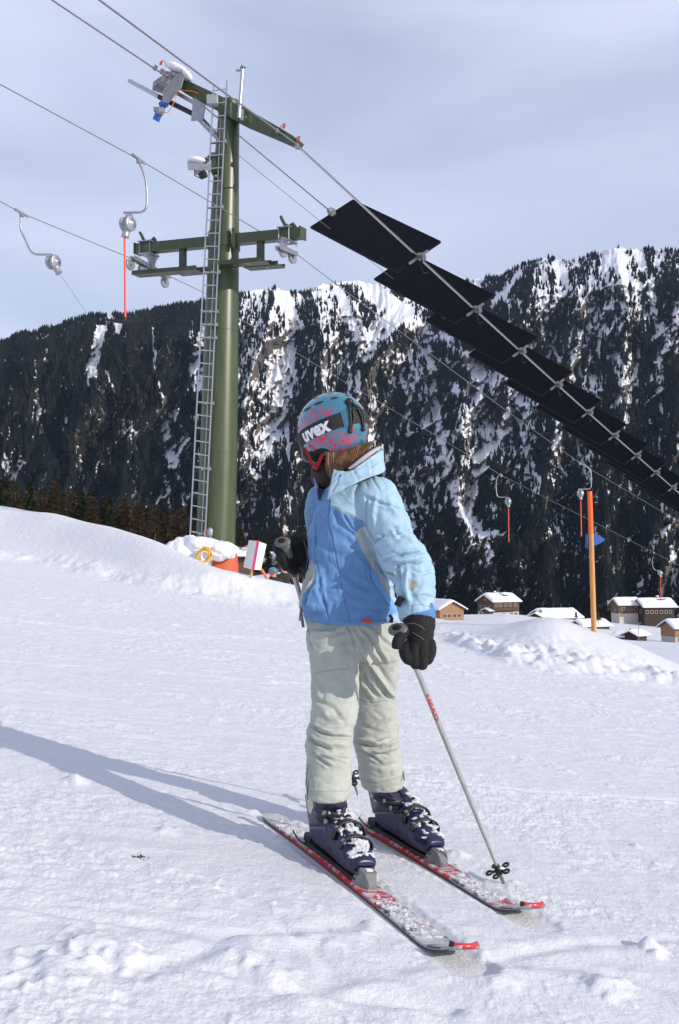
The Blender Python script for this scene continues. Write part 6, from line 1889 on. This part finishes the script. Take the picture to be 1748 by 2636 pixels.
# ---------------------------------------------------------------- ski poles
def ski_pole(label, top, tip, letters=False, capR=.033, dirn=None):
    root = thing('ski_pole', label, 'ski pole', tip, 'pair of silver ski poles')
    ax = (tip - top).normalized()
    L = (tip - top).length
    MB().tube([top + ax * .10, top + ax * (L * .55), tip - ax * .05], [.0088, .0084, .0052], n=16).build('shaft', M_pole, root)
    MB().tube([tip - ax * .055, tip - ax * .02, tip + ax * .035], [.0075, .006, .0025], n=12).build('tip', M_cable, root)
    gr = MB(); gr.lathe(top, ax, [(0, .012), (.012, .020), (.03, .017), (.06, .0165), (.10, .0155), (.13, .014), (.14, .011)], n=18)
    grip = gr.build('grip', M_grey, root)
    side = ax.cross(Vector((0, 1, 0))).normalized()
    up = -ax
    cap = MB(); dv = dirn if dirn is not None else Vector((-1, -.3, 0)).normalized()
    cn = (up * .75 + Vector((0, -.5, 0)) + dv * .1).normalized()
    M3 = cn.to_track_quat('Z', 'Y').to_matrix()
    cap.blob(top + dv * .008, (capR * 1.05, capR * .80, .012), amp=.04, sub=3, M=M3)
    cp = cap.build('grip_cap', M_grey, grip)
    MB().blob(top + dv * .008 + cn * .011, (capR * .5, capR * .38, .005), amp=0, sub=3, M=M3).build('cap_inset', M_glv, cp)
    # snowflake basket
    bc = tip - ax * .055
    Mb = ax.to_track_quat('Z', 'Y').to_matrix()
    bk = MB(); bk.tube([bc - ax * .02, bc + ax * .012], [.009, .014], n=14)
    for k in range(5):
        a = 2 * math.pi * k / 5 + .35
        u = Mb @ Vector((math.cos(a), math.sin(a), 0)); w_2 = Mb @ Vector((-math.sin(a), math.cos(a), 0))
        bk.bar(bc, bc + u * .026, .009, .006, up=ax)
        c = bc + u * .033
        bk.tube([c + (u * math.cos(t) + w_2 * math.sin(t)) * .0098 for t in [2 * math.pi * j / 16 for j in range(16)]], .0040, n=8, closed=True)
    bkt = bk.build('basket', M_black, root)
    for k in range(2):
        MB().blob(bc + Mb @ Vector((.012 * (1 - 2 * k), .008, -.006)), (.010, .008, .005), amp=.3, seed=k, sub=2).build('snow_lump', m_snow_roof, bkt)
    if letters:
        V, Fc = text_mesh('HEAD', .030, .0008)
        c0 = top + ax * .285
        toc = (Vector((0, 0, CAM_Z)) - c0).normalized(); toc = (toc - ax * toc.dot(ax)).normalized(); sd_ = ax.cross(toc)
        r_ = .0093
        def wr(v_):
            a = v_.y / r_ * .62
            return c0 + ax * v_.x * 1.25 + (toc * math.cos(a) + sd_ * -math.sin(a)) * r_
        MB().add([wr(v_) for v_ in V], Fc).build('pole_lettering', M_redink, root)
    return root
top1 = at(1030, 1620, 3.235); tip1 = plane_hit(1298, 2276)
ski_pole('silver ski pole in the lowered black glove, its basket planted beside the far ski tip', top1, tip1, True)
top2 = at(733, 1396, 3.50); tip2 = at(916, 2030, 4.05)
ski_pole('silver ski pole in the raised far glove, passing behind the legs', top2, tip2, False, .029)

# ---------------------------------------------------------------- skis
M_ski = cloth_mat('ski top sheet', rough=.35, bump=.02, spec=.5, sheen=0)
M_base = mat('red ski sidewall', (.50, .015, .018), .45, var=.1, vscale=12)
M_edge = mat('dark steel edge', (.05, .05, .055), .35, .7)
M_tipg = mat('red tip guard', (.55, .025, .03), .3, coat=.3)
M_icesnow = mat('clumped snow', (.60, .60, .63), .6, bump=.6, bscale=160)
def make_ski(label, tail, tip, seed):
    """tail and tip: points on the piste plane along the ski's middle"""
    root = thing('ski', label, 'ski', tail.lerp(tip, .45), 'pair of red and white skis')
    xd = (tip - tail); L = xd.length; xd.normalize(); zd = PN; yd = zd.cross(xd).normalized()
    n = 150; W = []
    def halfw(s):
        f = s / L
        w = .042 + .0190 * abs((f - .42) / .58) ** 2.2 * (1 if f > .42 else 0) + .009 * abs((.42 - f) / .42) ** 2 * (1 if f < .42 else 0)
        if f > .915: w *= math.sqrt(max(0.02, 1 - ((f - .915) / .087) ** 2.4)) * .62 + .38 
        if f < .02: w *= .55 + .45 * math.sqrt(f / .02)
        return w
    def rise(s):
        f = s / L
        t = max(0, (f - .875) / .125)
        return .002 + .050 * t ** 1.9 + .006 * max(0, (.06 - f) / .06) ** 1.5
    th = lambda s: .009 + .009 * math.exp(-((s / L - .45) / .22) ** 2)
    V = []; paint = []
    for i in range(n + 1):
        s = L * i / n; w = halfw(s); z0 = rise(s); t = th(s)
        cs = [(-w, 0), (-w, t * .35), (-w * .99, t * .9), (-w * .93, t), (-w * .5, t), (0, t), (w * .5, t), (w * .93, t), (w * .99, t * .9), (w, t * .35), (w, 0), (0, 0)]
        for (y, z) in cs:
            V.append(tail + xd * s + yd * y + zd * (z0 + z))
            f = s / L; yy = y / w
            nz = float(noise2(s * 60 + seed, y * 130, 401)); n2 = float(fbm(s * 9 + seed * 3, y * 26, 3, 402))
            c = [.42, .42, .43]
            if z >= t * .9 - 1e-6:
                if f < .70 and f > .08: c = [.42, .02, .02] if n2 > -.30 else [.30, .28, .28]
                elif f >= .70 and yy < -.15 and yy < -.3 - .35 * math.sin(f * 90) and math.sin(f * 60 + 2) > -.1: c = [.015, .015, .018]
                elif f > .93 and yy > .2: c = [.45, .02, .03]
                elif n2 > .30: c = [.40, .05, .06]
                elif n2 < -.34: c = [.06, .06, .07]
                if nz > .15 and f < .92: c = [.50, .50, .52]
            else:
                c = [.47, .012, .016] if f < .70 and f > .14 else ([.30, .30, .31] if f > .70 else [.10, .10, .10])
            paint.append(c)
    k = 12
    fs = [(i * k + j, i * k + (j + 1) % k, (i + 1) * k + (j + 1) % k, (i + 1) * k + j) for i in range(n) for j in range(k)]
    mb = MB().add(V, fs, False); mb.add(V[:k], [list(range(k))]); mb.add(V[-k:], [list(range(k))[::-1]])
    o = mb.build('ski_board', M_ski, root); cattr(o.data, 'paint', paint + paint[:k] + paint[-k:])
    # steel edges
    for s_ in (-1, 1):
        MB().tube([tail + xd * (L * i / 60) + yd * s_ * (halfw(L * i / 60) + .0004) + zd * (rise(L * i / 60) + .001) for i in range(1, 60)], .0013, n=6).build('steel_edge', M_edge, o)
    # rubber guard across the tip
    g0 = tail + xd * (L * .997) + zd * (rise(L) + .004)
    MB().tube([g0 - yd * .036 - xd * .014, g0 - yd * .018 - xd * .002, g0, g0 + yd * .018 - xd * .002, g0 + yd * .036 - xd * .014], [.0065, .008, .008, .008, .0065], n=10).build('tip_guard', M_tipg, o)
    MB().tube([g0 - yd * .036 - xd * .014, g0 - yd * .046 - xd * .022], [.0078, .0068], n=10).build('tip_guard_end', M_black, o)
    # crusted snow on the top
    def crust(f0, f1, nm, sd, bias, amp):
        nx, ny = int(420 * (f1 - f0) * L / 1.1) + 8, 34
        V = []
        for i in range(nx):
            f = f0 + (f1 - f0) * i / (nx - 1)
            for j in range(ny):
                yy = (2 * j / (ny - 1) - 1)
                s = f * L; w = halfw(s) * .97; y = yy * w
                h = 1.5 * float(fbm(s * 34 + sd, y * 44, 4, 411 + sd, .65)) + bias - .5 * abs(yy) ** 4 - .9 * (1 - min(1, 12 * min(f - f0, f1 - f)))
                fine = float(noise2(s * 170, y * 170, 415))
                z = rise(s) + th(s) + (h * amp + fine * .0026 + .0018 * float(noise2(s * 420, y * 420, 419)) if h > 0 else max(-.004, h * .02))
                V.append(tail + xd * s + yd * y + zd * z)
        return MB().add(V, [tuple(q) for q in grid_quads(nx, ny)], True).build(nm, M_icesnow, o)
    crust(.01, .27, 'snow_crust', seed, .34, .007)
    crust(.60, .925, 'snow_crust', seed + 5, .16, .007)
    return root, xd, yd, L
ski1, x1, y1, L1 = make_ski('nearer of the two skis, its red tip guard lowest in the picture', t1, p1, 3)
ski2, x2, y2, L2 = make_ski('farther ski, its tip beside the planted pole basket', t2, p2, 9)
print('SKI', L1, L2, t1, p1, t2, p2)

# ---------------------------------------------------------------- boots and bindings
M_boot = mat('navy boot shell', (.007, .008, .040), .34, coat=.15, var=.2, vscale=10)
M_boot2 = mat('dark boot sole', (.018, .018, .022), .5)
M_bind = mat('silver binding plastic', (.20, .20, .205), .35, .3, var=.15, vscale=25)
def make_boot(root_ski, xd, yd, base, lean_px, seed, snow_amt):
    """base: point on the ski top under the boot centre; boot is worn by the skier, binding belongs to the ski"""
    zd = PN
    def P(x, y, z): return base + xd * x * 1.30 + yd * y * 1.26 + zd * z * 1.26
    mb = MB()
    # lower shell, lofted along x
    secs = [(-.120, .030, .060, .100), (-.110, .034, .018, .130), (-.07, .037, .010, .150), (-.02, .038, .010, .140), (.03, .040, .010, .118), (.075, .042, .010, .092), (.11, .041, .010, .074), (.14, .034, .012, .062), (.152, .024, .030, .052)]
    n = 22; V = []
    secs = interp_rows(secs, 26)
    for (x, w, z0, z1) in secs:
        for k in range(n):
            a = 2 * math.pi * k / n
            c, s = math.cos(a), math.sin(a)
            m_ = (abs(c) ** 2.8 + abs(s) ** 2.8) ** (-1 / 2.8)
            V.append(P(x, c * m_ * w, (z0 + z1) / 2 + s * m_ * (z1 - z0) / 2))
    fs = [(i * n + j, (i + 1) * n + j, (i + 1) * n + (j + 1) % n, i * n + (j + 1) % n) for i in range(len(secs) - 1) for j in range(n)]
    mb.add(V, fs, True); mb.add(V[:n], [list(range(n))], True); mb.add(V[-n:], [list(range(n))[::-1]], True)
    # cuff rising into the trouser leg
    def cuffc(t): return Vector(P(-.052, 0, .085)).lerp(lean_px, t)
    cs = []
    for (t, rx, ry) in [(0, .066, .044), (.25, .064, .046), (.5, .062, .048), (.75, .061, .049), (1, .060, .050), (1.25, .056, .046)]:
        cs.append((t, rx, ry))
    V = []
    for (t, rx, ry) in interp_rows(cs, 16):
        c = cuffc(t)
        for k in range(n):
            a = 2 * math.pi * k / n
            V.append(c + xd * math.cos(a) * rx * 1.12 + yd * math.sin(a) * ry * 1.15)
    fs = [(i * n + j, (i + 1) * n + j, (i + 1) * n + (j + 1) % n, i * n + (j + 1) % n) for i in range(15) for j in range(n)]
    mb.add(V, fs, True); mb.add(V[:n], [list(range(n))], True); mb.add(V[-n:], [list(range(n))[::-1]], True)
    shell = mb.build('boot', M_boot, skier)
    remesh(shell, .0030, 5)
    v = me_np(shell.data) + np.array(og); n_ = me_nrm(shell.data)
    l = (v - np.array(base)) @ np.array([list(xd), list(yd), list(zd)]).T
    d = np.zeros(len(v))
    cut = np.abs(l[:, 2] - .112 - .30 * l[:, 0]); d -= .004 * np.exp(-(cut / .004) ** 2) * (l[:, 2] > .06)
    cut2 = np.abs(l[:, 2] - .150 - .10 * l[:, 0]); d -= .002 * np.exp(-(cut2 / .0025) ** 2)
    d += .0035 * sstep(.0, 1, np.cos((l[:, 0] * .8 + l[:, 2] * .6) * 130)) * (l[:, 0] > -.02) * (l[:, 2] > .05)
    v2 = v + n_ * d[:, None] - np.array(og); shell.data.vertices.foreach_set('co', v2.astype(np.float32).ravel()); shell.data.update()
    # sole
    sm_ = MB(); sm_.hexa([P(-.122, -.026, .0), P(.152, -.026, .0), P(.152, .026, .0), P(-.122, .026, .0), P(-.120, -.027, .010), P(.150, -.027, .010), P(.150, .027, .010), P(-.120, .027, .010)]).build('sole', M_boot2, shell)
    # buckles: ladder straps across the instep and cuff
    cx = (lean_px - P(-.052, 0, .085))
    def wrap(c, hw, r1, r2, tilt, n=14, a0=-1.7, a1=1.7):
        V = []
        for j in (-1, 1):
            for i in range(n + 1):
                a = a0 + (a1 - a0) * i / n
                V.append(c + xd * (math.cos(a) * r1) + yd * (math.sin(a) * r2) + (zd * 1.0 - xd * tilt) * hw * j)
        m_ = MB().add(V, [tuple(q) for q in grid_quads(2, n + 1)], True)
        return m_
    for q, (t, r1, r2, hw) in enumerate([(.30, .0760, .0550, .010), (.68, .0730, .0575, .011)]):
        c = P(-.052, 0, .085) + cx * t
        s1 = wrap(c, hw, r1, r2, .2).build('cuff_strap', M_boot2, shell)
        sd = s1.modifiers.new('s', 'SOLIDIFY'); sd.thickness = .004; bpy.context.view_layer.update(); bake(s1)
        bx = c + xd * r1 * .72 - yd * r2 * .80
        MB().box(bx, (.034, .010, .014), Matrix((xd, yd, zd)).transposed() @ Matrix.Rotation(-.75, 3, 'Z'), bev=.003).build('buckle', M_bind, shell)
    for q, (x, z, w) in enumerate([(.045, .112, .043), (.088, .088, .043)]):
        V = []
        for j in (-1, 1):
            for i in range(15):
                a = -1.75 + 3.5 * i / 14
                V.append(P(x + j * .009, math.sin(a) * w * 1.04, (.045 + z) / 2 + math.cos(a) * (z - .040) * .56))
        s1 = MB().add(V, [tuple(f) for f in grid_quads(2, 15)], True).build('instep_strap', M_boot2, shell)
        sd = s1.modifiers.new('s', 'SOLIDIFY'); sd.thickness = .005; bpy.context.view_layer.update(); bake(s1)
        MB().box(P(x, -w * .80, z * .86), (.016, .012, .030), Matrix((xd, yd, zd)).transposed() @ Matrix.Rotation(.7, 3, 'X'), bev=.003).build('buckle', M_bind, shell)
    # rear spoiler
    MB().bar(P(-.122, 0, .09), P(-.052, 0, .085) + cx * .95 - xd * .068, .05, .010, up=xd).build('spoiler', M_bind, shell)
    # clinging snow
    rg = random.Random(seed)
    sn = MB()
    for k in range(int(80 * snow_amt)):
        x = rg.uniform(-.01, .14); side = rg.uniform(-.9, .9)
        zt = np.interp(x, [-.02, .03, .075, .11, .14], [.150, .124, .096, .078, .064])
        sn.blob(P(x, side * .036, zt * (1 - .16 * side * side) - .002), (rg.uniform(.004, .017), rg.uniform(.004, .013), rg.uniform(.003, .007)), seed=k, amp=.9, sub=2)
    for k in range(int(14 * snow_amt)):
        a = rg.uniform(-1.2, 1.2); t = rg.uniform(.1, .9)
        c = P(-.052, 0, .085) + cx * t
        sn.blob(c + xd * math.cos(a) * .064 + yd * math.sin(a) * .049, (rg.uniform(.004, .011),) * 3, seed=k + 90, amp=.5, sub=2)
    so = sn.build('boot_snow', M_icesnow, shell)
    remesh(so, .0024, 1)
    v = me_np(so.data); n_ = me_nrm(so.data); v += n_ * (.0022 * fbm(v[:, 0] * 150 + v[:, 1] * 60, v[:, 2] * 150 - v[:, 1] * 90, 3, 431))[:, None]; so.data.vertices.foreach_set('co', v.astype(np.float32).ravel()); so.data.update()
    so['kind'] = 'stuff'
    # binding on the ski
    b0 = base - zd * .0
    tp = MB()
    V = []
    for (x, w, h) in [(.135, .028, .010), (.142, .029, .026), (.158, .028, .038), (.180, .022, .030), (.198, .014, .008)]:
        V += [P(x, -w, -.004), P(x, w, -.004), P(x, w * .72, h), P(x, -w * .72, h)]
    f = []
    for i in range(4):
        for j in range(4):
            f.append((i * 4 + j, i * 4 + (j + 1) % 4, (i + 1) * 4 + (j + 1) % 4, (i + 1) * 4 + j))
    tp.add(V, f + [(3, 2, 1, 0), (16, 17, 18, 19)])
    toe = tp.build('toe_binding', M_bind, root_ski)
    MB().box(P(.148, 0, .024), (.026, .078, .010), Matrix((xd, yd, zd)).transposed(), bev=.003).build('toe_wing', M_black, toe)
    MB().box(P(.168, 0, .036), (.018, .022, .006), Matrix((xd, yd, zd)).transposed(), bev=.002).build('adjuster_window', M_whiteink, toe)
    hb_ = MB(); hb_.box(P(-.142, 0, .013), (.055, .048, .030), Matrix((xd, yd, zd)).transposed(), bev=.006); hb_.box(P(-.128, 0, .052), (.03, .046, .026), Matrix((xd, yd, zd)).transposed(), bev=.005)
    heel = hb_.build('heel_binding', M_black, root_ski)
    MB().bar(P(-.150, 0, .04), P(-.205, 0, .115), .026, .008, up=xd).build('heel_lever', M_bind, heel)
    for s_ in (-1, 1):
        MB().tube([P(-.11, s_ * .040, .008), P(-.14, s_ * .044, .010), P(-.165, s_ * .046, .018), P(-.175, s_ * .046, .022)], .003, n=6).build('brake_arm', M_edge, heel)
    MB().hexa([P(-.16, -.024, -.007), P(.17, -.024, -.007), P(.17, .024, -.007), P(-.16, .024, -.007), P(-.155, -.023, -.001), P(.165, -.023, -.001), P(.165, .023, -.001), P(-.155, .023, -.001)]).build('binding_plate', M_boot2, root_ski)
    return shell
print('BOOT', to_px([list(bt1), list(bt2)]))
make_boot(ski1, x1, y1, bt1, at(848, 2062, 3.335), 1, 1.35)
make_boot(ski2, x2, y2, bt2, at(984, 2036, 3.69), 2, .8)

# ---------------------------------------------------------------- small dirt smudge on the piste
c = plane_hit(357, 2214)
mb = MB()
for k in range(24):
    a = random.uniform(0, 6.28); r_ = random.uniform(0, .02)
    q = Vector((c.x + math.cos(a) * r_ * 1.8, c.y + math.sin(a) * r_, 0)); q.z = gz(q.x, q.y, True)
    mb.blob(q, random.uniform(.0015, .0045), seed=k, amp=.4, sub=1)
tag(mb.build('grit', mat('dark grit', (.06, .055, .05), .9)), 'small dark smudge of grit on the snow left of the skier', 'grit', kind='stuff')
